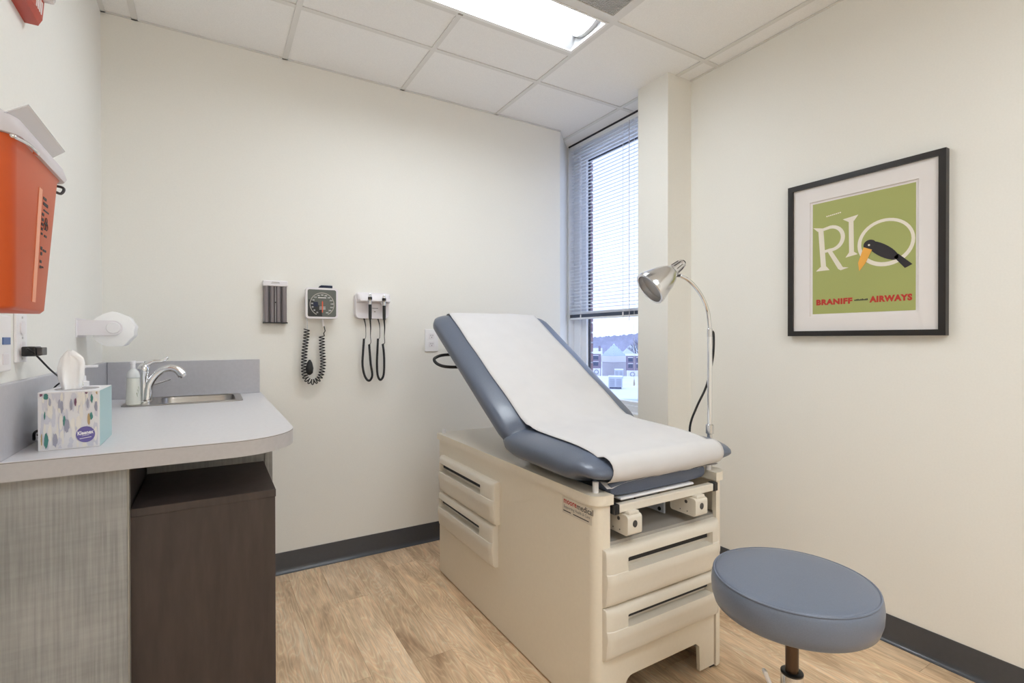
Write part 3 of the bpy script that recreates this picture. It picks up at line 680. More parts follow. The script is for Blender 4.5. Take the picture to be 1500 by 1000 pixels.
ph = thing('paper_roll_holder', 'white wall arm holding a paper roll above the backsplash', 'roll holder', (XL, 2.29, 1.224))
bm = B()
arm = [(XL + 0.0, 1.198), (-0.300, 1.198)] + [(-0.300 + 0.0265 * math.sin(a), 1.2245 - 0.0265 * math.cos(a)) for a in [PI * i / 10 for i in range(1, 10)]] + [(-0.300, 1.251), (XL, 1.251)]
prism(bm, arm, lambda u, v, w: (u, 2.278 + 0.014 * w, v)); obj('arm', bm, 'lilac_white_plastic', ph, smooth=40)
bm = B(); prism(bm, arm, lambda u, v, w: (u, 2.404 + 0.012 * w, v)); obj('arm', bm, 'lilac_white_plastic', ph, smooth=40)
obj('wall_plate', box(B(), XL, XL + 0.004, 2.27, 2.42, 1.190, 1.258, 0.001, 1), 'lilac_white_plastic', ph)
lathe(bm := B(), (-0.300, 2.274, 1.2245), (0, 1, 0), [(0, .019), (0.003, .021), (0.004, .021)], 20); obj('axle_cap', bm, 'white_plastic', ph, smooth=40)
pr_ = thing('paper_roll', 'white paper roll hanging on the wall arm', 'paper roll', (-0.303, 2.35, 1.222))
lathe(bm := B(), (-0.303, 2.2935, 1.219), (0, 1, 0), [(0, .058), (0.003, .063), (0.100, .063), (0.109, .057)], 36)
for v in bm.verts:
    v.co.x += 0.0025 * math.sin(9 * v.co.z * 20); v.co.z += 0.002 * math.sin(v.co.x * 120)
obj('rolled_paper', bm, 'tissue_paper', pr_, smooth=50)

st_ = thing('fire_alarm', 'red fire alarm horn strobe high on the left wall', 'alarm', (XL, 1.61, 2.04))
bm = B(); prof = [(XL, 1.987), (XL + 0.029, 1.987), (XL + 0.036, 2.000), (XL + 0.046, 2.125), (XL + 0.040, 2.132), (XL, 2.132)]
loft(bm, [[Vector((XL + (a - XL) * k, y, z)) for a, z in prof] for y, k in ((1.598, .9), (1.604, 1), (1.724, 1), (1.732, .9))]); obj('horn_body', bm, 'red_plastic', st_)
ff_ = lambda z: XL + 0.036 + (z - 2.0) * 0.08
for k in range(4):
    y = 1.664 + 0.013 * k; bm = B(); prism(bm, [(0, 0), (0.0065, 0), (0.0065, 0.030), (0, 0.030)], lambda u, v, w, y=y: (ff_(2.006 + v) + 0.0012 * w, y + u, 2.006 + v)); obj('horn_slot', bm, 'white_plastic', st_)
text('lettering', 'FIRE', 0.03, lambda u, v, w: (ff_(2.088 + v) + 0.0005 + w, 1.650 + u, 2.088 + v), 'white_plastic', st_, fat=0.0006)
obj('strobe_lens', box(B(), XL + 0.02, XL + 0.062, 1.700, 1.728, 2.045, 2.118, 0.008, 2), 'clear_plastic', st_)

# ------------------------------------------------------------------ back wall instruments
sd = thing('specula_dispenser', 'smoky grey dispenser of four tubes, leftmost instrument on the back wall', 'dispenser', (0.277, YB, 1.37))
obj('back_plate', box(B(), 0.221, 0.330, YB - 0.008, YB, 1.262, 1.472, 0.001, 1), 'tube_light', sd)
obj('top_cap', box(B(), 0.220, 0.331, YB - 0.036, YB, 1.446, 1.473, 0.003, 2), 'lilac_white_plastic', sd)
for k in range(4):
    cx = 0.2345 + k * 0.0272
    cyl(bm := B(), (cx, YB - 0.021, 1.268), (cx, YB - 0.021, 1.446), 0.0118, seg=18); obj('tube', bm, 'tube_smoke', sd, smooth=40)
    obj('tube_divider', box(B(), cx + 0.0105, cx + 0.0165, YB - 0.030, YB - 0.006, 1.268, 1.446), 'tube_shade', sd) if k < 3 else None
obj('divider_strip', box(B(), 0.2735, 0.2765, YB - 0.036, YB - 0.03, 1.268, 1.444), 'tube_light', sd)
cyl(bm := B(), (0.275, YB - 0.036, 1.365), (0.275, YB - 0.041, 1.365), 0.0035, seg=10); obj('knob', bm, 'black_plastic', sd)
obj('bottom_tray', box(B(), 0.220, 0.331, YB - 0.036, YB, 1.262, 1.268, 0.001, 1), 'black_plastic', sd)
bm = B(); prism(bm, [(-0.016, 0), (0.018, 0), (0.018, 0.002), (-0.016, 0.002)], lambda u, v, w: on_back(0.275, 1.464, YB - 0.0361)(u, v, 0.0004 * w)); prism(bm, [(-0.02, 0), (0.02, 0), (0.02, 0.002), (-0.02, 0.002)], lambda u, v, w: on_back(0.275, 1.459, YB - 0.0361)(u, v, 0.0004 * w))
obj('printed_text', bm, 'ink_grey', sd)

GY = YB - 0.062
gcx, gcz, gs = 0.4895, 1.367, 0.0795
bp = thing('blood_pressure_gauge', 'square wall blood pressure gauge with black coiled hose, middle instrument on the back wall', 'gauge', (gcx, YB, gcz))
bm = B(); rr = [Vector((gcx + u, YB - 0.02, gcz + v)) for u, v in rrect(-gs * .9, gs * .9, -gs * .9, gs * .9, 0.012, 5)]
loft(bm, [[Vector((gcx + u, yy, gcz + v)) for u, v in rrect(-gs * k, gs * k, -gs * k, gs * k, 0.016, 6)] for k, yy in ((.86, YB), (.90, YB - 0.03), (1.0, YB - 0.04), (1.0, GY + .005), (.985, GY), (0.93, GY))])
obj('case', bm, 'lilac_white_plastic', bp, smooth=50)
bm = B(); prism(bm, rrect(-gs * .87, gs * .87, -gs * .87, gs * .87, 0.009, 4), lambda u, v, w: on_back(gcx, gcz, GY)(u, v, 0.0015 * w)); dial = obj('dial_face', bm, 'gauge_face', bp)
bm = B(); a0 = gs * .86
prism(bm, [(-a0, -a0 * .98)] + [(0, -a0 * .98), (-0.004, -0.02), (-0.02, -0.008), (-0.03, -0.004), (-0.04, 0.006), (-0.045, 0.018), (-a0 * .97, 0.018)], lambda u, v, w: on_back(gcx, gcz, GY - 0.0015)(u, v, 0.0004 * w)); obj('dark_sector', bm, 'gauge_black', dial)
dz = -0.006; rg = 0.0575
seg = [math.radians(-80 + 340 * i / 48) for i in range(49)]
seg = [math.radians(-62 + 304 * i / 48) for i in range(49)]
bm = B(); prism(bm, [(rg * 1.05 * math.cos(a), rg * 1.05 * math.sin(a)) for a in seg] + [(rg * .985 * math.cos(a), rg * .985 * math.sin(a)) for a in seg[::-1]], lambda u, v, w: on_back(gcx, gcz + dz, GY - 0.0019)(u, v, 0.0004 * w)); obj('scale_ring', bm, 'gauge_ring', dial)
for k, nv in enumerate(range(20, 301, 20)):
    a = math.radians(240 - 300 * k / 14)
    text('numeral', str(nv), 0.0095, on_back(gcx + rg * .84 * math.cos(a), gcz + dz + rg * .84 * math.sin(a), GY - 0.0021), 'white_plastic', dial, ext=0.0003)
bm = B(); prism(bm, [(-0.0022, -0.048), (0.0022, -0.048), (0.0030, 0.006), (0, 0.013), (-0.003, 0.006)], lambda u, v, w: on_back(gcx + 0.001, gcz, GY - 0.004)(u, v, 0.0008 * w)); obj('needle', bm, 'needle_orange', dial)
bm = B(); prism(bm, [(-0.02, 0), (0.02, 0), (0.02, 0.004), (-0.02, 0.004)], lambda u, v, w: on_back(gcx, gcz + 0.026, GY - 0.0019)(u, v, 0.0004 * w))
for kk in range(3): prism(bm, [(-0.014, 0), (0.016, 0), (0.016, 0.002), (-0.014, 0.002)], lambda u, v, w, kk=kk: on_back(gcx, gcz - 0.02 - 0.006 * kk, GY - 0.0022)(u, v, 0.0004 * w))
obj('printed_text', bm, 'mat_board', dial)
bm = B(); prism(bm, rrect(-0.012, 0.010, -0.012, 0.012, 0.004, 3), lambda u, v, w: on_back(gcx - 0.030, gcz - 0.006, GY - 0.002)(u, v, 0.0015 * w)); obj('dial_window', bm, 'navy_cloth', dial)
bm = B(); prism(bm, [(-0.036, 0), (0.036, 0), (0.036, 0.024), (-0.020, 0.024)], lambda u, v, w: (gcx + 0.018 + u, YB - 0.004 - 0.044 * w, gcz + gs - 0.010 + v)); obj('cuff_basket', bm, 'navy_cloth', bp)
def coil(p, R, pitch_turns, r, seg=6, per=9):
    p = spline(p, 10); out = []; n = pitch_turns * per; L = [0]
    for a, c in zip(p, p[1:]): L.append(L[-1] + (c - a).length)
    u0 = None
    for i in range(n + 1):
        s = L[-1] * i / n; j = 0
        while j < len(L) - 2 and L[j + 1] < s: j += 1
        t = (s - L[j]) / max(1e-9, L[j + 1] - L[j]); q = p[j].lerp(p[j + 1], t); d = (p[j + 1] - p[j]).normalized()
        side = d.cross(Vector((0, -1, 0))).normalized(); a = 2 * PI * i / per
        out.append(q + side * R * math.cos(a) + Vector((0, -1, 0)) * R * math.sin(a))
    return out
yc = YB - 0.035
tube(bm := B(), [(gcx - 0.069, yc, gcz - gs + 0.004), (gcx - 0.067, yc, 1.236)], 0.002, 6); obj('hose_stem', bm, 'satin_chrome', bp)
tube(bm := B(), [(gcx + 0.006, yc, gcz - gs + 0.004), (gcx + 0.010, yc, 1.250)], 0.0045, 8); obj('hose_stem', bm, 'white_plastic', bp)
pts = coil([(0.420, yc, 1.234), (0.418, yc, 1.20), (0.409, yc, 1.12), (0.406, yc, 1.04), (0.414, yc, 0.985), (0.447, yc, 0.963), (0.482, yc, 0.985), (0.498, yc, 1.05), (0.494, yc, 1.13), (0.492, yc, 1.20)], 0.0130, 36, 0.0032)
pts = pts + [Vector(q) for q in ((0.500, yc - .008, 1.213), (0.509, yc, 1.225), (0.504, yc, 1.250))]
tube(bm := B(), pts, 0.0028, 6); obj('coiled_hose', bm, 'black_plastic', bp, smooth='all')
lathe(bm := B(), (0.431, yc - 0.004, 1.000), (0.02, 0, 1), [(0, .004), (0.010, .016), (0.035, .019), (0.062, .013), (0.078, .004)], 18); obj('inflation_bulb', bm, 'black_plastic', bp, smooth='all')

dx, dzc = 0.757, 1.366
ds = thing('diagnostic_set', 'white wall unit holding two black instrument handles with coiled cords, rightmost on the back wall', 'medical instrument', (dx, YB, dzc))
bm = B()
loft(bm, [[Vector((dx + u, yy, dzc + v)) for u, v in rrect(-0.093 * k, 0.093 * k, -0.073 * k, 0.070 * k, 0.026 * k, 6)] for k, yy in ((1.0, YB), (1.0, YB - 0.022), (.965, YB - 0.030))]); obj('wall_base', bm, 'lilac_white_plastic', ds, smooth=50)
prof = [(YB - 0.028, 1.431), (YB - 0.052, 1.424), (YB - 0.070, 1.398), (YB - 0.072, 1.388), (YB - 0.062, 1.383), (YB - 0.036, 1.384), (YB - 0.028, 1.380)]
bm = B(); loft(bm, [[Vector((xx, y + (YB - 0.03 - y) * (1 - kk), z)) for y, z in prof] for xx, kk in ((dx - 0.085, 0.5), (dx - 0.075, .95), (dx - .06, 1), (dx + .06, 1), (dx + 0.078, .95), (dx + 0.092, 0.5))]); obj('cradle_shelf', bm, 'lilac_white_plastic', ds, smooth=50)
bm = B(); prism(bm, [(-0.015, 0), (0.018, 0), (0.018, 0.003), (-0.015, 0.003)], lambda u, v, w: on_back(dx + 0.012, 1.350, YB - 0.0301)(u, v, 0.0004 * w)); prism(bm, rrect(-0.004, 0.004, -0.002, 0.003, 0.001, 2), lambda u, v, w: on_back(dx + 0.012, 1.332, YB - 0.0301)(u, v, 0.0004 * w)); obj('printed_text', bm, 'ink_grey', ds)
for k, hx in enumerate((0.731, 0.807)):
    hy = YB - 0.076
    zt_ = 1.418 - 0.004 * k
    lathe(bm := B(), (hx, hy, zt_ - 0.175 + 0.045), (0, 0, 1), [(0, .004), (0.003, .0075), (0.02, .0085), (0.078, .0085), (0.080, .0085)], 16); h = obj('handle_grip', bm, 'black_plastic', ds, smooth=40)
    lathe(bm := B(), (hx, hy, zt_ - 0.050), (0, 0, 1), [(0, .0075), (0.018, .0075), (0.022, .0085), (0.026, .0105)], 16); obj('chrome_neck', bm, 'satin_chrome', h, smooth=40)
    lathe(bm := B(), (hx, hy, zt_ - 0.024), (0, 0, 1), [(0, .0108), (0.014, .0108), (0.015, .009)], 16); obj('head_ring', bm, 'black_plastic', h, smooth=40)
    lathe(bm := B(), (hx, hy, zt_ - 0.009), (0, 0, 1), [(0, .0085), (0.010, .008), (0.018, .004)], 16); obj('head_tip', bm, 'satin_chrome', h, smooth=40)
    bm = B(); tube(bm, [(hx, hy + 0.012, zt_ - 0.032), (hx, hy + 0.024, zt_ - 0.032)], 0.014, 14); obj('cradle_clip', bm, 'lilac_white_plastic', ds)
    xw = (0.714, 0.790)[k]
    yq = YB - 0.045
    lead = spline([(xw - 0.002, YB - 0.018, 1.30), (xw, yq, 1.262), (xw + 0.002, yq, 1.225), (xw + 0.001, yq, 1.192), (xw - 0.008, yq, 1.182)], 5)
    tube(bm := B(), lead, [0.0045 - 0.003 * min(1, i / 8) for i in range(len(lead))], 7); obj('cord_lead', bm, 'black_plastic', ds, smooth='all')
    lead = spline([(hx, hy, zt_ - 0.128), (hx + 0.004, hy + 0.005, 1.245), (hx + 0.010, yq, 1.20), (hx + 0.012, yq, 1.165), (hx + 0.003, yq, 1.152)], 5)
    tube(bm := B(), lead, [0.005 - 0.0033 * min(1, i / 10) for i in range(len(lead))], 7); obj('cord_lead', bm, 'black_plastic', ds, smooth='all')
    x1, x2 = xw - 0.008, hx + 0.003
    if k == 0: path = [(x1, yq, 1.184), (x1 - 0.005, yq, 1.11), (x1 - 0.008, yq, 1.045), (x1 + 0.004, yq, 0.985), (x1 + 0.026, yq, 0.958), (x1 + 0.044, yq, 0.985), (x2 + 0.008, yq, 1.05), (x2 + 0.003, yq, 1.11), (x2, yq, 1.154)]
    else: path = [(x1, yq, 1.184), (x1 - 0.004, yq, 1.11), (x1 - 0.006, yq, 1.045), (x1 - 0.002, yq, 0.985), (x1 + 0.013, yq, 0.960), (x1 + 0.030, yq, 0.985), (x2 + 0.006, yq, 1.05), (x2 + 0.004, yq, 1.11), (x2 - 0.002, yq, 1.156)]
    tube(bm := B(), coil(path, 0.0046, 105, 0.002, per=6), 0.0023, 5); obj('coiled_cord', bm, 'black_plastic', ds, smooth='all')

o2 = thing('wall_outlet', 'white outlet plate on the back wall half hidden by the raised backrest', 'outlet', (1.11, YB, 1.175))
obj('cover_plate', box(B(), 1.068, 1.150, YB - 0.006, YB, 1.110, 1.240, 0.002, 2), 'white_plastic', o2)
bm = B()
for zz in (1.152, 1.200): prism(bm, rrect(-0.017, 0.017, -0.016, 0.016, 0.006, 4), lambda u, v, w, zz=zz: on_back(1.109, zz, YB - 0.006)(u, v, 0.002 * w))
obj('socket', bm, 'lilac_white_plastic', o2)
bm = B()
for zz in (1.152, 1.200):
    for u in (-0.006, 0.006): box(bm, 1.109 + u - 0.001, 1.109 + u + 0.001, YB - 0.0086, YB - 0.0078, zz, zz + 0.008)
    cyl(bm, (1.109, YB - 0.0078, zz - 0.007), (1.109, YB - 0.0086, zz - 0.007), 0.0025, seg=8)
obj('socket_slots', bm, 'black_plastic', o2)

# ------------------------------------------------------------------ picture on the right wall
pf = thing('framed_poster', 'black framed green travel poster with white mat on the right wall', 'picture', (XR, 1.02, 1.2))
PY0, PY1, PZ0, PZ1 = 0.738, 1.308, 1.194, 1.862
bm = B(); prism(bm, [(PY0, PZ0), (PY1, PZ0), (PY1, PZ1), (PY0, PZ1)], lambda u, v, w: (XR - 0.028 * w, u, v), [[(PY0 + .022, PZ0 + .022), (PY1 - .022, PZ0 + .022), (PY1 - .022, PZ1 - .022), (PY0 + .022, PZ1 - .022)]])
obj('frame', bm, 'frame_black', pf)
QY0, QY1, QZ0, QZ1 = 0.832, 1.206, 1.289, 1.766
bm = B(); prism(bm, [(PY0 + .02, PZ0 + .02), (PY1 - .02, PZ0 + .02), (PY1 - .02, PZ1 - .02), (PY0 + .02, PZ1 - .02)], lambda u, v, w: (XR - 0.004 - 0.014 * w, u, v), [[(QY0 - .010, QZ0 - .010), (QY1 + .010, QZ0 - .010), (QY1 + .010, QZ1 + .010), (QY0 - .010, QZ1 + .010)]])
obj('mat_board', bm, 'mat_board', pf)
obj('backing_board', box(B(), XR - 0.012, XR - 0.004, QY0 - 0.012, QY1 + 0.012, QZ0 - 0.012, QZ1 + 0.012), 'poster_cream', pf)
MATS['poster_margin'] = MATS['mat_board']
obj('print_margin', box(B(), XR - 0.0128, XR - 0.012, QY0 - 0.0115, QY1 + 0.0115, QZ0 - 0.0115, QZ1 + 0.0115), 'mat_board', pf)
XP = XR - 0.0128
pt = obj('print', box(B(), XP - 0.0006, XP, QY0, QY1, QZ0, QZ1), 'poster_green', pf)
def P(poly, m, name, lay=1, holes=()):
    b_ = B(); prism(b_, poly, lambda u, v, w: (XP - 0.0006 - 0.0003 * (lay - 1) - 0.0003 * w, u, v), holes); return obj(name, b_, m, pt)
def rot(c, pts, ang): ca, sa_ = math.cos(ang), math.sin(ang); return [(c[0] + a * ca - d * sa_, c[1] + a * sa_ + d * ca) for a, d in pts]
# serif letters R, I and a round O
bm = B()
prism(bm, [(1.183, 1.655), (1.162, 1.655), (1.150, 1.482), (1.171, 1.482)], lambda u, v, w: (XP - 0.0006 - 0.0003 * w, u, v))
prism(bm, [(1.204, 1.664), (1.160, 1.655), (1.160, 1.645), (1.185, 1.645)], lambda u, v, w: (XP - 0.0006 - 0.00032 * w, u, v))
prism(bm, [(1.192, 1.474), (1.136, 1.474), (1.150, 1.492), (1.172, 1.492)], lambda u, v, w: (XP - 0.0006 - 0.00034 * w, u, v))
arc = [math.radians(95 - 190 * i / 16) for i in range(17)]
ro = [(1.130 - 0.054 * math.cos(a), 1.607 + 0.055 * math.sin(a)) for a in arc]; ri = [(1.132 - 0.040 * math.cos(a), 1.607 + 0.042 * math.sin(a)) for a in arc[::-1]]
prism(bm, [(1.166, 1.655)] + ro + [(1.158, 1.549), (1.157, 1.561)] + ri + [(1.166, 1.643)], lambda u, v, w: (XP - 0.0006 - 0.00036 * w, u, v))
prism(bm, [(1.146, 1.556), (1.128, 1.556), (1.084, 1.480), (1.062, 1.476), (1.092, 1.468), (1.102, 1.474)], lambda u, v, w: (XP - 0.0006 - 0.00038 * w, u, v)); obj('letter', bm, 'poster_cream', pt)
bm = B()
prism(bm, [(1.062, 1.672), (1.044, 1.672), (1.042, 1.528), (1.060, 1.526)], lambda u, v, w: (XP - 0.0006 - 0.0003 * w, u, v))
prism(bm, [(1.085, 1.678), (1.026, 1.686), (1.042, 1.664), (1.064, 1.664)], lambda u, v, w: (XP - 0.0006 - 0.00032 * w, u, v))
prism(bm, [(1.074, 1.518), (1.028, 1.526), (1.042, 1.538), (1.060, 1.538)], lambda u, v, w: (XP - 0.0006 - 0.00034 * w, u, v)); obj('letter', bm, 'poster_cream', pt)
P(ellipse(0.9315, 1.558, 0.0975, 0.093, 44), 'poster_cream', 'letter', 1, [ellipse(0.9305, 1.560, 0.085, 0.079, 40)])
# a plain generic dark bird with an orange bill, sitting on the round letter
P(rot((0.940, 1.528), ellipse(0, 0, 0.064, 0.023, 26), math.radians(36)), 'poster_black', 'bird_body', 3)
P(ellipse(0.984, 1.556, 0.023, 0.021, 20), 'poster_black', 'bird_head', 4)
P(ellipse(0.987, 1.556, 0.004, 0.004, 10), 'poster_cream', 'bird_eye', 5)
P([(1.006, 1.550), (0.976, 1.536), (1.000, 1.484), (1.022, 1.456), (1.026, 1.490)], 'poster_orange', 'bird_bill', 6)
P([(0.902, 1.496), (0.888, 1.508), (0.842, 1.462), (0.866, 1.450)], 'poster_black', 'bird_tail', 3)
for s, yc_, wd in (('BRANIFF', 1.119, 0.143), ('AIRWAYS', 0.914, 0.143)):
    text('lettering', s, 0.031, on_right(yc_, 1.339, XP - 0.0006), 'poster_red', pt, fat=0.0019, ext=0.0004, width=wd, space=1.12)
b_ = B()
for kk in range(9): prism(b_, rrect(1.040 - 0.0055 * kk - 0.0045, 1.040 - 0.0055 * kk, 1.3365, 1.3420 + 0.001 * (kk % 3), 0.001, 2), lambda u, v, w: (XP - 0.0006 - 0.0003 * w, u, v))
obj('small_print', b_, 'poster_black', pt)
b_ = B()
for kk in range(8): prism(b_, rrect(1.150 - 0.0075 * kk - 0.006, 1.150 - 0.0075 * kk, 1.701 + 0.0008 * kk, 1.7055 + 0.0008 * kk, 0.001, 2), lambda u, v, w: (XP - 0.0006 - 0.0003 * w, u, v))
obj('small_print', b_, 'poster_cream', pt)

# ------------------------------------------------------------------ exam table
TX0, TX1, TY0, TY1, TZ = 0.995, 1.597, 1.166, 2.376, 0.706
et = thing('exam_table', 'beige medical exam table with grey-blue cushions and raised backrest', 'exam table', (1.3, 1.77, 0))
ch = 0.035
plan = [(TX0, TY1), (TX0, TY0 + ch)] + [(TX0 + ch - ch * math.cos(a), TY0 + ch - ch * math.sin(a)) for a in [PI / 2 * i / 6 for i in range(1, 7)]] + [(1.050, TY0), (1.050, TY0 + 0.016), (TX0 + ch, TY0 + 0.016), (TX0 + 0.016, TY0 + ch), (TX0 + 0.016, TY1)]
bm = B(); prism(bm, plan, lambda u, v, w: (u, v, 0.008 + (TZ - 0.030 - 0.008) * w)); obj('side_panel', bm, 'table_enamel', et, smooth=40)
cxm = (TX0 + TX1)
plan2 = [(cxm - u, v) for u, v in plan if u != 1.050] ; plan2 = [(cxm - u if u < 1.04 else 1.553, v) for u, v in plan]
bm = B(); prism(bm, plan2, lambda u, v, w: (u, v, 0.008 + (TZ - 0.030 - 0.008) * w)); obj('side_panel', bm, 'table_enamel', et, smooth=40)
obj('back_panel', box(B(), TX0 + 0.016, TX1 - 0.016, TY1 - 0.016, TY1, 0.008, TZ - 0.03), 'table_enamel', et)
# top with rounded front corners, open at the front middle for the step and stirrups
lip = 0.010
tp = [(TX0 - lip, TY1 + lip), (TX0 - lip, TY0 + ch)] + [(TX0 - lip + (ch + lip) * (1 - math.cos(a)), TY0 + ch - (ch + lip) * math.sin(a)) for a in [PI / 2 * i / 6 for i in range(1, 7)]] + [(1.056, TY0 - lip), (1.056, 1.62), (1.541, 1.62), (1.541, TY0 - lip)]
tp += [(cxm - u, v) for u, v in tp[7:0:-1]] + [(TX1 + lip, TY1 + lip)]
bm = B(); prism(bm, tp, lambda u, v, w: (u, v, TZ - 0.030 + 0.030 * w)); obj('top_panel', bm, 'table_enamel', et, smooth=40)
for (a, c) in ((TX0 + 0.016, TY1 - 0.02), (TX1 - 0.03, TY1 - 0.02), (TX0 + 0.028, TY0 + 0.036), (TX1 - 0.04, TY0 + 0.036)):
    cyl(bm := B(), (a, c, TZ), (a, c, TZ + 0.020 + (0.014 if c < 2 else 0)), 0.0095, seg=14); obj('rest_bumper', bm, 'white_plastic', et, smooth=40)
# front: shelf floor inside, lower kick panel with cut-out
mat('shelf_shaded', (0.36, 0.335, 0.30), 0.45)  # dark tone paints the shade inside the open front
obj('shelf', box(B(), TX0 + 0.016, TX1 - 0.016, TY0 + 0.012, 1.62, 0.540, 0.552), 'shelf_shaded', et)
obj('shelf_back', box(B(), TX0 + 0.016, TX1 - 0.016, 1.62, 1.632, 0.54, TZ - 0.03), 'shelf_shaded', et)
fp = [(1.052, 0.012), (1.120, 0.012), (1.120, 0.085)] + [(1.150 - 0.03 * math.cos(a), 0.085 + 0.03 * math.sin(a)) for a in [PI / 2 * i / 4 for i in range(1, 5)]] + [(1.452, 0.115), (1.470, 0.100), (1.474, 0.012), (1.549, 0.012), (1.549, 0.212), (1.052, 0.212)]
bm = B(); prism(bm, fp, lambda u, v, w: (u, TY0 + 0.020 - 0.014 * w, v)); obj('kick_panel', bm, 'table_enamel', et)
obj('front_core', box(B(), 1.052, 1.549, TY0 + 0.014, TY0 + 0.024, 0.195, 0.545), 'dark_gap', et)
for (a, c) in ((1.03, TY0 + 0.03), (1.555, TY0 + 0.03), (1.03, TY1 - 0.05), (1.555, TY1 - 0.05)):
    obj('foot_pad', box(B(), a - 0.022, a + 0.022, c - 0.02, c + 0.02, 0, 0.0085, 0.002, 1), 'black_plastic', et)
# drawer fronts: pillowed faces with a recessed grip
def drawer(u0, u1, v0, v1, fmap, D, su=(0.165, 0.90), sv=(0.585, 0.80)):
    us = sorted(set([0, 0.006, 0.02, 0.05, 0.1] + [i / 16 for i in range(2, 15)] + [0.9, 0.95, 0.98, 0.994, 1] + [su[0] - 0.008, su[0], su[1], su[1] + 0.008]))
    vsl = sorted(set([0, 0.015, 0.05, 0.10, 0.2, 0.3, 0.4, 0.46, 0.52, sv[0] - 0.03, sv[0] - 0.012, sv[0], sv[1], sv[1] + 0.015, 0.86, 0.92, 0.96, 0.985, 1]))
    def dep(u, v):
        e = lambda t, p: max(0.0, 1 - abs(2 * t - 1) ** p)
        d = D * (0.45 + 0.55 * e(u, 26) ** 0.5 * e(v, 9) ** 0.55)
        if su[0] <= u <= su[1]:
            if sv[0] <= v <= sv[1]: return d - 0.62 * D - 0.008
        if v < sv[0]: d += 0.16 * D * math.exp(-((v - (sv[0] - 0.14)) / 0.13) ** 2)
        return d
    bm = B(); g = [[bm.verts.new(fmap(u0 + (u1 - u0) * a, v0 + (v1 - v0) * c, dep(a, c))) for c in vsl] for a in us]
    for i in range(len(us) - 1):
        for j in range(len(vsl) - 1): bm.faces.new((g[i][j], g[i + 1][j], g[i + 1][j + 1], g[i][j + 1]))
    be = [v for v in bm.verts]
    loop = [g[i][0] for i in range(len(us))] + [g[-1][j] for j in range(1, len(vsl))] + [g[i][-1] for i in range(len(us) - 2, -1, -1)] + [g[0][j] for j in range(len(vsl) - 2, 0, -1)]
    uvs = [(us[i], vsl[0]) for i in range(len(us))] + [(us[-1], vsl[j]) for j in range(1, len(vsl))] + [(us[i], vsl[-1]) for i in range(len(us) - 2, -1, -1)] + [(us[0], vsl[j]) for j in range(len(vsl) - 2, 0, -1)]
    back = [bm.verts.new(fmap(u0 + (u1 - u0) * a, v0 + (v1 - v0) * c, 0)) for a, c in uvs]
    nn = len(loop)
    for i in range(nn): bm.faces.new((loop[i], back[i], back[(i + 1) % nn], loop[(i + 1) % nn]))
    bm.faces.new(back)
    d_ = obj('drawer', bm, 'drawer_plastic', et, smooth=32)
    bm = B()
    q = lambda u, v, w: fmap(u0 + (u1 - u0) * u, v0 + (v1 - v0) * v, w)
    prism(bm, [(su[0], sv[1] - 0.125), (su[1], sv[1] - 0.125), (su[1], sv[1] + 0.0), (su[0], sv[1] + 0.0)], lambda u, v, w: q(u, v, 0.38 * D - 0.010 + w * 0.012))
    obj('grip_gap', bm, 'dark_gap', d_)
ff = lambda u, v, w: (u, TY0 + 0.012 - w, v)
drawer(1.020, 1.552, 0.366, 0.541, ff, 0.036)
drawer(1.020, 1.552, 0.203, 0.361, ff, 0.036)
fs = lambda u, v, w: (TX0 + 0.001 - w, u, v)
fsr = lambda u, v, w: (TX0 + 0.001 - w, -u, v)
drawer(-2.322, -1.756, 0.434, 0.606, fsr, 0.034, su=(0.05, 0.80))
drawer(-2.330, -1.768, 0.260, 0.430, fsr, 0.034, su=(0.05, 0.80))
# sticker on the side near the front corner
bm = B(); prism(bm, [(1.186, 0.612), (1.336, 0.612), (1.336, 0.666), (1.186, 0.666)], lambda u, v, w: (TX0 - 0.0006 * w, u, v)); stk = obj('maker_sticker', bm, 'sticker', et)
fl = lambda y, z: (lambda u, v, w: (TX0 - 0.0006 - w, y - u, z + v))
text('lettering', 'moore', 0.026, fl(1.294, 0.6515), 'ink_red', stk, fat=0.0004, ext=0.0003, width=0.067)
text('lettering', 'medical', 0.026, fl(1.219, 0.6525), 'ink_dark', stk, fat=0.0002, ext=0.0003, width=0.078)
text('lettering', 'Supporting Health & Care', 0.013, fl(1.261, 0.633), 'ink_grey', stk, ext=0.0003, width=0.132)
bm = B(); prism(bm, [(1.330, 0.619), (1.290, 0.619), (1.290, 0.622), (1.330, 0.622)], lambda u, v, w: (TX0 - 0.0006 - 0.0003 * w, u, v)); prism(bm, [(1.278, 0.619), (1.200, 0.619), (1.200, 0.622), (1.278, 0.622)], lambda u, v, w: (TX0 - 0.0006 - 0.0003 * w, u, v)); obj('small_print', bm, 'ink_dark', stk)
# rail, pan, pull-out leg rest
bm = box(B(), 1.075, 1.520, TY0 - 0.014, TY0 + 0.008, 0.646, 0.672, 0.003, 2); obj('front_rail', bm, 'drawer_plastic', et)
for a in (1.054, 1.520): obj('rail_cap', box(B(), a, a + 0.022, TY0 - 0.016, TY0 + 0.010, 0.644, 0.674, 0.002, 1), 'black_plastic', et)
obj('drip_pan', box(B(), 1.10, 1.44, TY0 + 0.004, 1.55, 0.676, 0.684, 0.003, 1), 'white_plastic', et)
def sring(c, T, N, w, tu, td, p=3.2, n=48, cx=1.305):
    out = []
    for i in range(n):
        a = 2 * PI * i / n; ca, sa_ = math.cos(a), math.sin(a)
        x_ = w * math.copysign(abs(ca) ** (2 / p), ca); h = math.copysign(abs(sa_) ** (2 / p), sa_); h = h * (tu if h > 0 else td)
        out.append(Vector((cx + x_, c[0] + N[0] * h, c[1] + N[1] * h)))
    return out
bm = B()
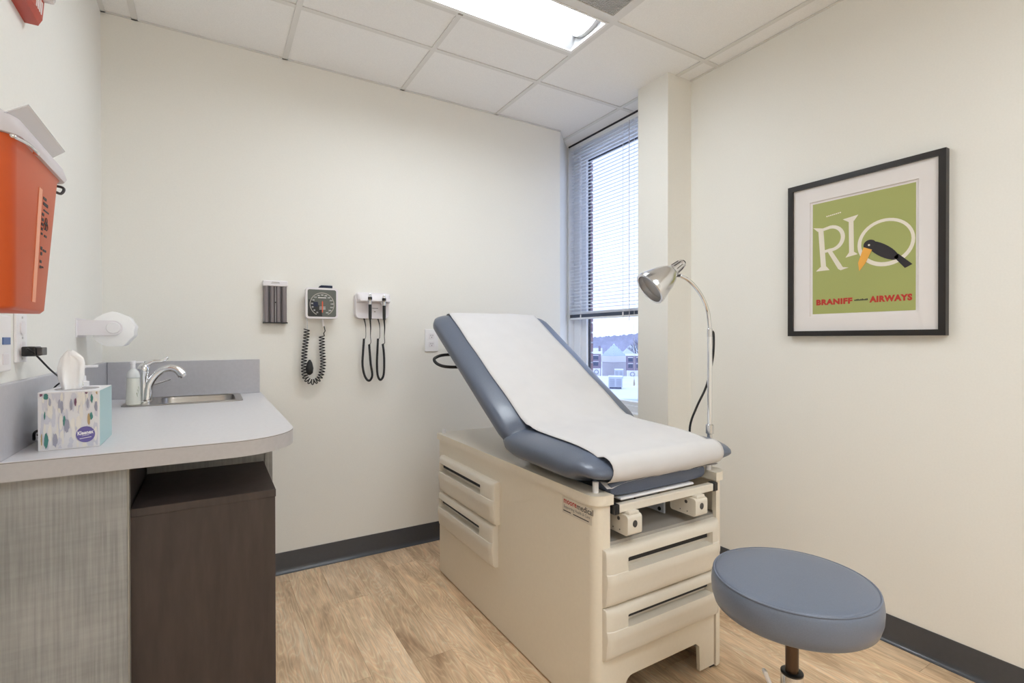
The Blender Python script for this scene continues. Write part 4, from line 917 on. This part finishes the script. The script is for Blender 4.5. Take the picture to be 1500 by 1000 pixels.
prr = [(1.176, .6, .016), (1.178, .85, .024), (1.186, .96, .028), (1.20, 1, .030), (1.50, 1, .030), (1.53, .9, .02)]
loft(bm, [sring((y, 0.714), (1, 0), (0, 1), 0.222 * (0.97 + 0.03 * k), t, t, 4.5, 40, 1.283) for y, k, t in prr])
obj('leg_rest_cushion', bm, 'vinyl_dark', et, smooth='all')
# seat cushion
stations = [(1.700, 0.800, 0.040, 0.315), (1.692, 0.838, 0.085, 0.332), (1.66, 0.845, 0.120, 0.343), (1.60, 0.847, 0.136, 0.347), (1.50, 0.846, 0.137, 0.348), (1.40, 0.842, 0.133, 0.348), (1.31, 0.835, 0.126, 0.347), (1.272, 0.830, 0.117, 0.346),
            (1.250, 0.827, 0.100, 0.345), (1.232, 0.823, 0.086, 0.343), (1.212, 0.818, 0.076, 0.340), (1.19, 0.812, 0.069, 0.336), (1.172, 0.806, 0.062, 0.329), (1.158, 0.799, 0.052, 0.320), (1.149, 0.791, 0.037, 0.310), (1.145, 0.783, 0.020, 0.302), (1.144, 0.777, 0.006, 0.296)]
bm = B(); loft(bm, [sring((y, zt_ - th / 2), 0, (0, 1), w, th / 2, th / 2, 3.0) for y, zt_, th, w in stations]); obj('seat_cushion', bm, 'vinyl_blue', et, smooth='all')
obj('seat_base', box(B(), 1.06, 1.53, 1.26, 1.64, TZ, 0.735), 'dark_gap', et)
# backrest cushion
al = math.radians(32.4); dd = (math.cos(al), math.sin(al)); nn_ = (-math.sin(al), math.cos(al))
TB = 0.125
P0 = (1.617, 0.851)                      # front surface at the crease
bst = [(-0.016, 0.315, 0.40), (-0.004, 0.332, 0.68), (0.02, 0.341, 0.90), (0.06, 0.346, 1.0), (0.2, 0.347, 1.0), (0.4, 0.347, 1.0), (0.6, 0.347, 1.0), (0.80, 0.347, 1.0), (0.845, 0.346, 0.98), (0.868, 0.340, 0.92), (0.886, 0.330, 0.78), (0.896, 0.318, 0.56), (0.902, 0.305, 0.30), (0.904, 0.296, 0.12)]
bm = B()
for_c = lambda s: (P0[0] + dd[0] * s - nn_[0] * TB / 2, P0[1] + dd[1] * s - nn_[1] * TB / 2)
loft(bm, [sring(for_c(s), 0, nn_, w, TB / 2 * k, TB / 2 * k, 3.0) for s, w, k in bst]); obj('backrest_cushion', bm, 'vinyl_blue', et, smooth='all')
bm = B(); c_ = [for_c(s) for s in (0.12, 0.82)]
loft(bm, [[Vector((1.292 + xx, c[0] - nn_[0] * t, c[1] - nn_[1] * t)) for xx, t in ((-0.26, 0.055), (0.26, 0.055), (0.26, 0.075), (-0.26, 0.075))] for c in c_]); obj('backrest_board', bm, 'black_plastic', et)
tube(bm := B(), [(1.20, 1.98, TZ), (1.20, 2.10, 0.915)], 0.012, 10); tube(bm, [(1.38, 1.98, TZ), (1.38, 2.10, 0.915)], 0.012, 10); obj('backrest_strut', bm, 'satin_chrome', et, smooth='all')
hz = spline([(1.10, 2.27, 1.105), (0.985, 2.285, 1.105), (0.940, 2.285, 1.094), (0.928, 2.28, 1.080), (0.945, 2.27, 1.060), (0.985, 2.25, 1.048), (1.08, 2.235, 1.045)], 6)
tube(bm := B(), hz, 0.0075, 10); obj('release_handle', bm, 'black_plastic', et, smooth='all')
# stirrups
for k, (sx0, sx1, z0, z1) in enumerate(((1.090, 1.150, 0.578, 0.640), (1.400, 1.460, 0.580, 0.640))):
    bm = B(); sgn = 1 if k == 0 else -1
    prism(bm, rrect(TY0 - 0.035, TY0 + 0.075, z0, z1, 0.010, 4), lambda u, v, w: (sx0 + (sx1 - sx0) * w, u, v))
    box(bm, sx0 + 0.012, sx1 - 0.006, TY0 - 0.030, TY0 + 0.06, z1 - 0.002, z1 + 0.010, 0.004, 2)
    s_ = obj('stirrup', bm, 'drawer_plastic', et, smooth=40)
    bm = B(); ey = TY0 - 0.0352; prism(bm, ellipse((sx0 + sx1) / 2, (z0 + z1) / 2 + 0.004, 0.009, 0.011, 16), lambda u, v, w: (u, ey - 0.0015 * w, v)); obj('pull_button', bm, 'smoke_grey', s_)
    bm = B()
    for (yy, zz) in ((TY0 + 0.005, z1 - 0.016), (TY0 + 0.0, z0 + 0.012), (TY0 + 0.03, z0 + 0.012)):
        r_ = 0.006 if zz > z0 + 0.02 else 0.002
        cyl(bm, (sx0 + 0.0005, yy, zz), (sx0 - 0.0012, yy, zz), r_, seg=12)
    obj('bolt', bm, 'smoke_grey', s_)
    bm = B(); cxs = (sx0 + sx1) / 2
    box(bm, cxs - 0.012, cxs + 0.012, TY0 + 0.07, 1.58, z1 - 0.028, z1 - 0.004, 0.003, 1); obj('slide_bar', bm, 'table_enamel', s_)
    obj('bracket_plate', box(B(), cxs - 0.045 * 1, cxs - 0.038, TY0 + 0.09, 1.50, z0 - 0.02, z1 - 0.02), 'metal_far', s_)
    bm = B()
    for yy in (TY0 + 0.11, TY0 + 0.23):
        for zz in (z0 - 0.008, z1 - 0.032): cyl(bm, (cxs - 0.044, yy, zz), (cxs - 0.048, yy, zz), 0.007, seg=12)
    obj('bolt', bm, 'black_plastic', s_)

# paper sheet over backrest and seat
pp = thing('table_paper', 'white paper sheet draped down the backrest and over the seat cushion', 'paper', (1.31, 1.7, 0.85))
def fall(xx, w, p): return (max(0.0, 1 - min(1, abs((xx - 1.305) / w)) ** p)) ** (1 / p)
path = []
c = for_c(0.70)
for s in (0.80, 0.84): pass
# station: centre, normal, half thickness, half width
path.append((for_c(0.83), (-nn_[0], -nn_[1]), TB / 2 + 0.002, 0.36))
for ang in (150, 120, 95, 70, 45, 22):
    a = math.radians(ang - 0); cc = for_c(0.845)
    nx = (nn_[0] * math.cos(a) + dd[0] * math.sin(a), nn_[1] * math.cos(a) + dd[1] * math.sin(a)); path.append((cc, nx, 0.061 + 0.004 * abs(math.cos(a)), 0.40))
for i in range(20): 
    s = 0.825 - i * (0.825 - 0.055) / 19; path.append((for_c(s), nn_, TB / 2, 0.347))
for s, lift in ((0.032, .002), (0.012, .004)): path.append((for_c(s), nn_, TB / 2 + lift, 0.347))
q0 = 1.598
for y, zt_, th, w in [(1.605, 0.8575, 0.113, 0.333), (1.58, 0.8508, 0.113, 0.333), (1.55, 0.848, 0.112, 0.333), (1.50, 0.846, 0.112, 0.333), (1.45, 0.8442, 0.11, 0.333), (1.40, 0.842, 0.108, 0.333), (1.355, 0.839, 0.104, 0.333), (1.31, 0.835, 0.101, 0.332), (1.262, 0.829, 0.096, 0.332), (1.235, 0.824, 0.086, 0.332), (1.212, 0.818, 0.074, 0.332)]:
    path.append(((y, zt_ - 0.056), (0, 1), 0.056 * 1.0, 0.349))
for ang in (12, 28, 46, 64, 82, 98, 114, 132, 150):
    a = math.radians(ang); path.append(((1.19, 0.778), (-math.sin(a), math.cos(a)), 0.0425 + 0.0075 * abs(math.sin(a)) ** 2, 0.40))
path.append(((1.215, 0.776), (0, -1), 0.0415, 0.40))
bm = B(); NX = 28; rows = []
for k, (cc, nrm, t, w) in enumerate(path):
    row = []
    for i in range(NX + 1):
        xx = 1.040 + 0.522 * i / NX + (0.0015 * math.sin(k * 0.9) if i in (0, NX) else 0)
        h = t * fall(xx, w, 3.0) + 0.0032
        wv = 0.0009 * math.sin(xx * 17 + k * 0.35) + 0.0006 * math.sin(xx * 41 - k * 0.8)
        if k > 38: wv += 0.002 * math.exp(-((xx - 1.40) / 0.05) ** 2) * math.sin(k * 1.7 + xx * 60)
        row.append(bm.verts.new((xx, cc[0] + nrm[0] * (h + wv + 0.0006), cc[1] + nrm[1] * (h + wv + 0.0006))))
    rows.append(row)
for a, c in zip(rows, rows[1:]):
    for i in range(NX): bm.faces.new((a[i], a[i + 1], c[i + 1], c[i]))
o = obj('paper_sheet', bm, 'exam_paper', pp, smooth='all')
sd_ = o.modifiers.new('thick', 'SOLIDIFY'); sd_.thickness = 0.0008; sd_.offset = 1
# torn end of the sheet tucked under the seat nose
bm = B(); k = 0; rowa = []; rowb = []
for i in range(25):
    xx = 1.045 + 0.53 * i / 24
    rowa.append(bm.verts.new((xx, 1.205, 0.7335))); rowb.append(bm.verts.new((xx, 1.172 + 0.004 * random.random(), 0.7285 + 0.004 * random.random() - 0.012 * max(0, 1 - i / 5))))
for i in range(24): bm.faces.new((rowa[i], rowa[i + 1], rowb[i + 1], rowb[i]))
obj('torn_end', bm, 'exam_paper', pp)

# ------------------------------------------------------------------ exam lamp on the table side
LX, LY = 1.624, 1.248
la = thing('exam_lamp', 'chrome gooseneck exam lamp rising from the right side of the exam table', 'lamp', (LX, LY, 0.62))
bm = box(B(), TX1 + 0.0005, LX + 0.016, LY - 0.020, LY + 0.020, 0.62, 0.672, 0.003, 2); obj('clamp_block', bm, 'table_enamel', la)
cyl(bm := B(), (LX, LY, 0.60), (LX, LY, 0.825), 0.0095, seg=18); obj('socket_tube', bm, 'satin_chrome', la, smooth=40)
lathe(bm := B(), (LX, LY, 0.822), (0, 0, 1), [(0, .011), (0.002, .0145), (0.034, .0145), (0.037, .011)], 20); obj('collar', bm, 'satin_chrome', la, smooth=40)
cyl(bm := B(), (LX, LY, 0.84), (LX, LY, 1.215), 0.0092, seg=20); obj('pole', bm, 'chrome', la, smooth=40)
gp = spline([(LX, LY, 1.205), (LX - 0.002, LY, 1.235), (LX - 0.012, LY, 1.285), (LX - 0.034, LY + 0.002, 1.330), (LX - 0.070, LY + 0.004, 1.370), (LX - 0.115, LY + 0.006, 1.400), (LX - 0.155, LY + 0.010, 1.414)], 8)
tube(bm := B(), gp, 0.0072, 12); obj('gooseneck', bm, 'chrome', la, smooth='all')
lathe(bm := B(), (LX, LY, 1.19), (0, 0, 1), [(0, .0098), (0.03, .0098), (0.032, .008)], 16); obj('neck_ferrule', bm, 'satin_chrome', la, smooth=40)
tipv = Vector((1.482, 1.252, 1.462)); mouth = tipv + Vector((-0.763, 0.274, -0.606)) * 0.165
axv = (mouth - tipv).normalized(); LL = (mouth - tipv).length
lathe(bm := B(), tipv, axv, [(0, .006), (0.004, .015), (0.045, .020), (0.058, .022)], 24); obj('socket_housing', bm, 'satin_chrome', la, smooth=40)
bm = B()
for i in range(8):
    a = 2 * PI * i / 8; u_, w_ = frame_for(axv); cc = u_ * math.cos(a) + w_ * math.sin(a)
    tube(bm, [tipv + axv * 0.014 + cc * 0.0168, tipv + axv * 0.044 + cc * 0.0202], 0.0016, 5)
obj('vent_slots', bm, 'smoke_grey', la)
lathe(bm := B(), tipv - axv * 0.006, axv, [(0, .004), (0.003, .009), (0.010, .010)], 16); obj('switch_knob', bm, 'black_plastic', la, smooth=40)
pf_ = [(0.054, .022), (0.060, .028), (0.074, .037), (0.095, .046), (0.122, .054), (LL - 0.022, .0605), (LL - 0.006, .0625), (LL, .0628)]
lathe(bm := B(), tipv, axv, pf_ + [(a - 0.0003, r - 0.0016) for a, r in pf_[::-1]], 40, cap=False); shd = obj('lamp_shade', bm, 'satin_chrome', la, smooth=60)
lathe(bm := B(), tipv + axv * (LL - 0.012), axv, [(0, .0620), (0.0, .0638), (0.012, .0640), (0.014, .062), (0.013, .0560), (0.008, .0560)], 40, cap=False); obj('shade_rim', bm, 'satin_chrome', shd, smooth=40)
lathe(bm := B(), tipv + axv * (LL - 0.026), axv, [(0.0, .0001), (0.0, .0575), (0.002, .0575), (0.004, .03), (0.0045, .0001)], 40); obj('bulb_face', bm, 'lamp_interior', shd, smooth=40)
jt = gp[-1]
tube(bm := B(), [jt, (jt + tipv + axv * 0.062) / 2 + Vector((0, 0, -0.008)), tipv + axv * 0.066], 0.005, 8); obj('swivel_joint', bm, 'smoke_grey', la, smooth='all')
cp = spline([(LX + 0.010, LY - 0.004, 1.212), (LX + 0.018, LY - 0.004, 1.195), (LX + 0.017, LY - 0.002, 1.12), (LX + 0.012, LY + 0.012, 1.04), (LX - 0.006, LY + 0.016, 0.99), (LX - 0.025, LY + 0.04, 0.92), (LX - 0.020, LY + 0.075, 0.84), (LX + 0.022, LY + 0.11, 0.72), (LX + 0.020, LY + 0.14, 0.50), (LX + 0.030, LY + 0.18, 0.15), (LX + 0.06, LY + 0.20, 0.004), (LX + 0.14, LY + 0.26, 0.004)], 6)
tube(bm := B(), cp, 0.0042, 8); obj('power_cord', bm, 'black_plastic', la, smooth='all')

# ------------------------------------------------------------------ stool
QX, QY, QR, QZ = 1.288, 0.739, 0.195, 0.567
stl = thing('swivel_stool', 'round slate blue padded swivel stool in front of the exam table', 'stool', (QX, QY, 0))
lathe(bm := B(), (QX, QY, QZ - 0.088), (0, 0, 1), [(0, .02), (0, .170), (0.002, .180), (0.008, .187), (0.03, .1935), (0.055, .195), (0.074, .193), (0.0815, .1895), (0.085, .186)], 72); st0 = obj('seat_side', bm, 'vinyl_stool', stl, smooth=50)
lathe(bm := B(), (QX, QY, QZ - 0.0055), (0, 0, 1), [(0, .187), (0.003, .1862), (0.006, .180), (0.008, .165), (0.0105, .12), (0.012, .06), (0.0125, .001)], 72); obj('seat_top', bm, 'vinyl_stool', stl, smooth=50)
bm = B(); tube(bm, [(QX + .188 * math.cos(a), QY + .188 * math.sin(a), QZ - 0.0035) for a in [2 * PI * i / 72 for i in range(73)]], 0.0028, 8); obj('seat_piping', bm, 'vinyl_stool', stl, smooth='all')
cyl(bm := B(), (QX, QY, QZ - 0.096), (QX, QY, QZ - 0.088), 0.12, seg=32); obj('seat_plate', bm, 'black_plastic', stl)
cyl(bm := B(), (QX, QY, 0.29), (QX, QY, QZ - 0.09), 0.0155, seg=24); obj('gas_column', bm, 'bronze_metal', stl, smooth=40)
lathe(bm := B(), (QX, QY, 0.09), (0, 0, 1), [(0, .030), (0.228, .0265), (0.231, .0255), (0.232, .0165)], 28); obj('column_cover', bm, 'satin_chrome', stl, smooth=40)
lathe(bm := B(), (QX, QY, 0.3175), (0, 0, 1), [(0, .0268), (0.004, .0268), (0.0055, .024), (0.0055, .0165)], 28); obj('column_ring', bm, 'black_plastic', stl, smooth=40)
bm = B(); Mx = Matrix.Translation((QX - 0.045, QY + 0.030, 0.285)) @ Matrix.Rotation(math.radians(-35), 4, 'Z') @ Matrix.Rotation(math.radians(-22), 4, 'Y')
box(bm, -0.006, 0.004, -0.009, 0.009, -0.06, 0.042, 0.004, 2, Mx); obj('height_lever', bm, 'white_plastic', stl)
for k in range(5):
    a = 2 * PI * k / 5 + 0.5; ux, uy = math.cos(a), math.sin(a)
    p = spline([(QX + 0.02 * ux, QY + 0.02 * uy, 0.115), (QX + 0.14 * ux, QY + 0.14 * uy, 0.100), (QX + 0.245 * ux, QY + 0.245 * uy, 0.078)], 5)
    tube(bm := B(), p, [0.019 - 0.007 * i / (len(p) - 1) for i in range(len(p))], 12); lg = obj('leg', bm, 'satin_chrome', stl, smooth='all')
    cxx, cyy = QX + 0.245 * ux, QY + 0.245 * uy
    bm = B()
    for s in (-1, 1): cyl(bm, (cxx - uy * 0.006 * s, cyy + ux * 0.006 * s, 0.0255), (cxx - uy * 0.020 * s, cyy + ux * 0.020 * s, 0.0255), 0.025, seg=18)
    cyl(bm, (cxx, cyy, 0.026), (cxx, cyy, 0.078), 0.006, seg=8); obj('caster', bm, 'black_plastic', lg, smooth=40)

# ------------------------------------------------------------------ outside: snowy town below the window
AZ = math.radians(42.5); AX = Vector((math.sin(AZ), math.cos(AZ), 0)); BX = Vector((math.cos(AZ), -math.sin(AZ), 0))
def town(d, u, z): q = AX * d + BX * u; return Vector((q.x, q.y, z))
MT = Matrix(((BX.x, AX.x, 0, 0), (BX.y, AX.y, 0, 0), (0, 0, 1, 0), (0, 0, 0, 1)))       # local (u right, d away, z)
def tbox(bm, u0, u1, d0, d1, z0, z1, bev=0): return box(bm, u0, u1, d0, d1, z0, z1, bev, 1, MT)
GZ = -8.0
gr = B(); tbox(gr, -260, 260, 14, 700, GZ - 1, GZ); o = obj('snow_ground', gr, 'snow'); o['label'] = 'snow covered ground of the town outside the window'; o['category'] = 'ground'; o['kind'] = 'stuff'
lr_ = thing('lower_roof', 'flat snow covered lower roof below the window', 'roof', town(45, 0, GZ))
obj('roof_deck', tbox(B(), -14, 14, 12, 78, GZ, -4.5), 'snow', lr_)
bm = B(); box(bm, -14, 14, 0, 0.6, -4.5, -4.2, 0, 1, MT @ Matrix.Translation((0, 45.5, 0)) @ Matrix.Rotation(math.radians(9), 4, 'Z')); obj('roof_curb', bm, 'roof_grey', lr_)
def unit(u, d, w, dp, h, label):
    t = thing('rooftop_unit', label, 'air conditioner', town(d, u, -4.5), 'rooftop units on the snowy lower roof')
    obj('cabinet', tbox(B(), u - w / 2, u + w / 2, d, d + dp, -4.3, -4.5 + h, 0.03), 'metal_far', t)
    obj('snow_cap', tbox(B(), u - w / 2 - .03, u + w / 2 + .03, d - .03, d + dp + .03, -4.5 + h, -4.5 + h + .09, 0.03), 'snow', t)
    obj('skid', tbox(B(), u - w / 2 + .1, u + w / 2 - .1, d + .05, d + dp - .05, -4.5, -4.3), 'awning_dark', t)
    for k in (0, 1):
        a = u - w / 2 + 0.12 + k * (w / 2 - 0.04); bm = B()
        for q in range(7): tbox(bm, a, a + w / 2 - 0.2, d - 0.03, d, -4.2 + q * (h - .45) / 7, -4.2 + (q + .55) * (h - .45) / 7)
        obj('louvre_panel', bm, 'louvre_far', t)
unit(0.10, 58, 1.55, 1.3, 1.35, 'grey louvred rooftop unit nearest the window on the snowy roof')
unit(0.62, 74, 1.25, 1.2, 1.2, 'smaller grey rooftop unit behind the nearest rooftop unit')
# pavilion with a pyramid roof
pv = thing('pavilion', 'pale pavilion with ribbed pyramid roof in the middle of the window view', 'building', town(120, -0.15, GZ))
Mp = MT @ Matrix.Translation((-0.15, 122, 0)) @ Matrix.Rotation(math.radians(42), 4, 'Z')
hb = 1.95; ze = -2.85; za = -0.05
obj('wall', box(B(), -hb, hb, -hb, hb, GZ, -4.3, 0, 1, Mp), 'street_wall', pv)
obj('fascia_band', box(B(), -hb - .15, hb + .15, -hb - .15, hb + .15, -4.3, ze, 0, 1, Mp), 'street_band', pv)
bm = B(); hr = hb + 0.12; vs = [bm.verts.new(Mp @ Vector(p)) for p in ((-hr, -hr, ze), (hr, -hr, ze), (hr, hr, ze), (-hr, hr, ze), (0, 0, za))]
for i in range(4): bm.faces.new((vs[i], vs[(i + 1) % 4], vs[4]))
bm.faces.new(vs[:4]); obj('roof', bm, 'roof_teal', pv)
for k in range(4):
    Mk = Mp @ Matrix.Rotation(PI / 2 * k, 4, 'Z')
    for i in range(-4, 5):
        a = hr * i / 4.6; f_ = 1 - abs(a) / hr
        tube(bm := B(), [Mk @ Vector((a, -hr, ze + 0.02)), Mk @ Vector((a, -hr * (1 - f_), ze + (za - ze) * f_ + 0.02))], 0.12, 4); obj('roof_seam', bm, 'roof_rib', pv)
def shop(u0, u1, d, zt_, label, sign, dk=True):
    t = thing('shop_building', label, 'building', town(d, (u0 + u1) / 2, GZ))
    obj('wall', tbox(B(), u0, u1, d, d + 6, GZ, zt_), 'brick_far', t)
    obj('snowy_roof', tbox(B(), u0 - .2, u1 + .2, d - .2, d + 6.2, zt_, zt_ + .3), 'snow', t)
    nw = max(2, int((u1 - u0) / 1.5))
    for r_ in range(2):
        for k in range(nw):
            a = u0 + (k + .22) * (u1 - u0) / nw; obj('window', tbox(B(), a, a + (u1 - u0) / nw * .55, d - 0.06, d + .1, zt_ - 1.25 - r_ * 1.35, zt_ - .4 - r_ * 1.35), 'glass_far', t)
            obj('window_lintel', tbox(B(), a - .08, a + (u1 - u0) / nw * .55 + .08, d - 0.1, d, zt_ - .4 - r_ * 1.35, zt_ - .28 - r_ * 1.35), 'street_band', t)
    z0 = zt_ - 4.9
    obj('sign_board', tbox(B(), u0, u1, d - .35, d, z0, z0 + 1.75), 'street_band', t)
    for cu in sign:
        b_ = B(); prism(b_, ellipse(cu, z0 + .95, .55, .55, 18), lambda u, v, w: tuple(MT @ Vector((u, d - .35 - .06 * w, v))), [ellipse(cu, z0 + .95, .33, .33, 16)]); obj('round_emblem', b_, 'louvre_far', t)
    obj('awning', tbox(B(), u0 + .2, u1 + .1, d - 1.1, d, z0 - .55, z0 - .02), 'awning_dark', t)
shop(2.55, 9.5, 112, -2.55, 'brick shop with round sign emblems right of the pavilion', (3.8, 5.5))
shop(-9.0, -3.05, 112, -2.15, 'brick shop with round sign emblem left of the pavilion', (-3.9, -5.3))
hr_ = thing('long_roofed_hall', 'long hall with a pale snowy hipped roof behind the pavilion', 'building', town(150, 8, GZ))
obj('wall', tbox(B(), 1.5, 18, 150, 172, GZ, -5.2), 'street_wall', hr_)
bm = B(); vs = [bm.verts.new(MT @ Vector(p)) for p in ((0.6, 149.5, -5.3), (19, 149.5, -5.3), (19, 173, -5.3), (0.6, 173, -5.3), (4.6, 161, -0.9), (15, 161, -0.9))]
for f_ in ((0, 1, 5, 4), (1, 2, 5), (2, 3, 4, 5), (3, 0, 4), (0, 3, 2, 1)): bm.faces.new([vs[i] for i in f_])
obj('hipped_roof', bm, 'roof_grey', hr_)
lh = thing('gabled_house', 'white snowy roofed house left of the pavilion in the distance', 'building', town(165, -7.5, GZ))
obj('wall', tbox(B(), -11, -4.4, 165, 175, GZ, -4.6), 'street_wall', lh)
bm = B(); vs = [bm.verts.new(MT @ Vector(p)) for p in ((-11.4, 164.5, -4.7), (-4.0, 164.5, -4.7), (-4.0, 175.5, -4.7), (-11.4, 175.5, -4.7), (-11.4, 170, -1.9), (-4.0, 170, -1.9))]
for f_ in ((0, 1, 5, 4), (1, 2, 5), (2, 3, 4, 5), (3, 0, 4), (0, 3, 2, 1)): bm.faces.new([vs[i] for i in f_])
obj('gable_roof', bm, 'snow', lh)
obj('chimney', tbox(B(), -5.2, -4.5, 168, 168.8, -4, -1.2), 'brick_far', lh)
def car(u, d, mt, label):
    t = thing('car', label, 'car', town(d, u, GZ + 0.0), 'cars parked in the snowy lot')
    obj('body', tbox(B(), u - 2.1, u + 2.1, d, d + 1.7, GZ + .35, GZ + .95, 0.12), mt, t); obj('cabin', tbox(B(), u - 1.1, u + 1.2, d + .1, d + 1.6, GZ + .9, GZ + 1.5, 0.15), 'glass_far', t)
    obj('snow_cap', tbox(B(), u - 1.0, u + 1.1, d + .15, d + 1.55, GZ + 1.48, GZ + 1.6, 0.05), 'snow', t)
    for a in (-1.35, 1.35):
        for yy in (0.0, 1.5): cyl(bm := B(), MT @ Vector((u + a, d + yy, GZ + .34)), MT @ Vector((u + a, d + yy + .2, GZ + .34)), .34, seg=14); obj('wheel', bm, 'awning_dark', t)
car(-4.3, 102, 'car_white', 'white car parked left of the pavilion'); car(-2.2, 96, 'car_blue', 'dark blue car parked in front of the pavilion')
# woods on the horizon
bm = B(); random.seed(3)
for row, (d, zt_, am) in enumerate(((300, 3.0, 2.2), (240, 0.2, 1.8))):
    a = []; c = []; N = 320
    for i in range(N + 1):
        u = -130 + 260 * i / N
        a.append(bm.verts.new(town(d, u, GZ))); c.append(bm.verts.new(town(d, u, zt_ + 0.45 * am * (random.random() - .5) + 0.9 * math.sin(u * .09) + max(0, (u - 8) * 0.10))))
    e_ = [bm.verts.new(v.co + AX * 22 - Vector((0, 0, 3))) for v in c]
    for i in range(N): bm.faces.new((a[i], a[i + 1], c[i + 1], c[i])); bm.faces.new((c[i], c[i + 1], e_[i + 1], e_[i]))
o = obj('distant_woods', bm, 'woods', smooth='all', kind='stuff'); o['label'] = 'hazy bare woods along the horizon outside the window'; o['category'] = 'woods'
def branch(bm, p, d, L, r, depth):
    q = p + d * L; tube(bm, [p, p.lerp(q, .5) + Vector((random.uniform(-1, 1), random.uniform(-1, 1), 0)) * L * .05, q], [r, r * .8, r * .6], 5)
    if depth:
        for k in range(4):
            nd = (d + Vector((random.uniform(-1, 1), random.uniform(-1, 1), random.uniform(-.1, .7))) * .75).normalized(); branch(bm, p.lerp(q, random.uniform(.55, 1)), nd, L * .62, r * .55, depth - 1)
tr = thing('bare_tree', 'tall bare winter tree at the right edge of the window view', 'tree', town(140, 6.6, GZ))
bm = B(); branch(bm, town(140, 6.6, GZ), Vector((0, 0, 1)), 4.8, .28, 4); obj('trunk_and_branches', bm, 'bark_far', tr)
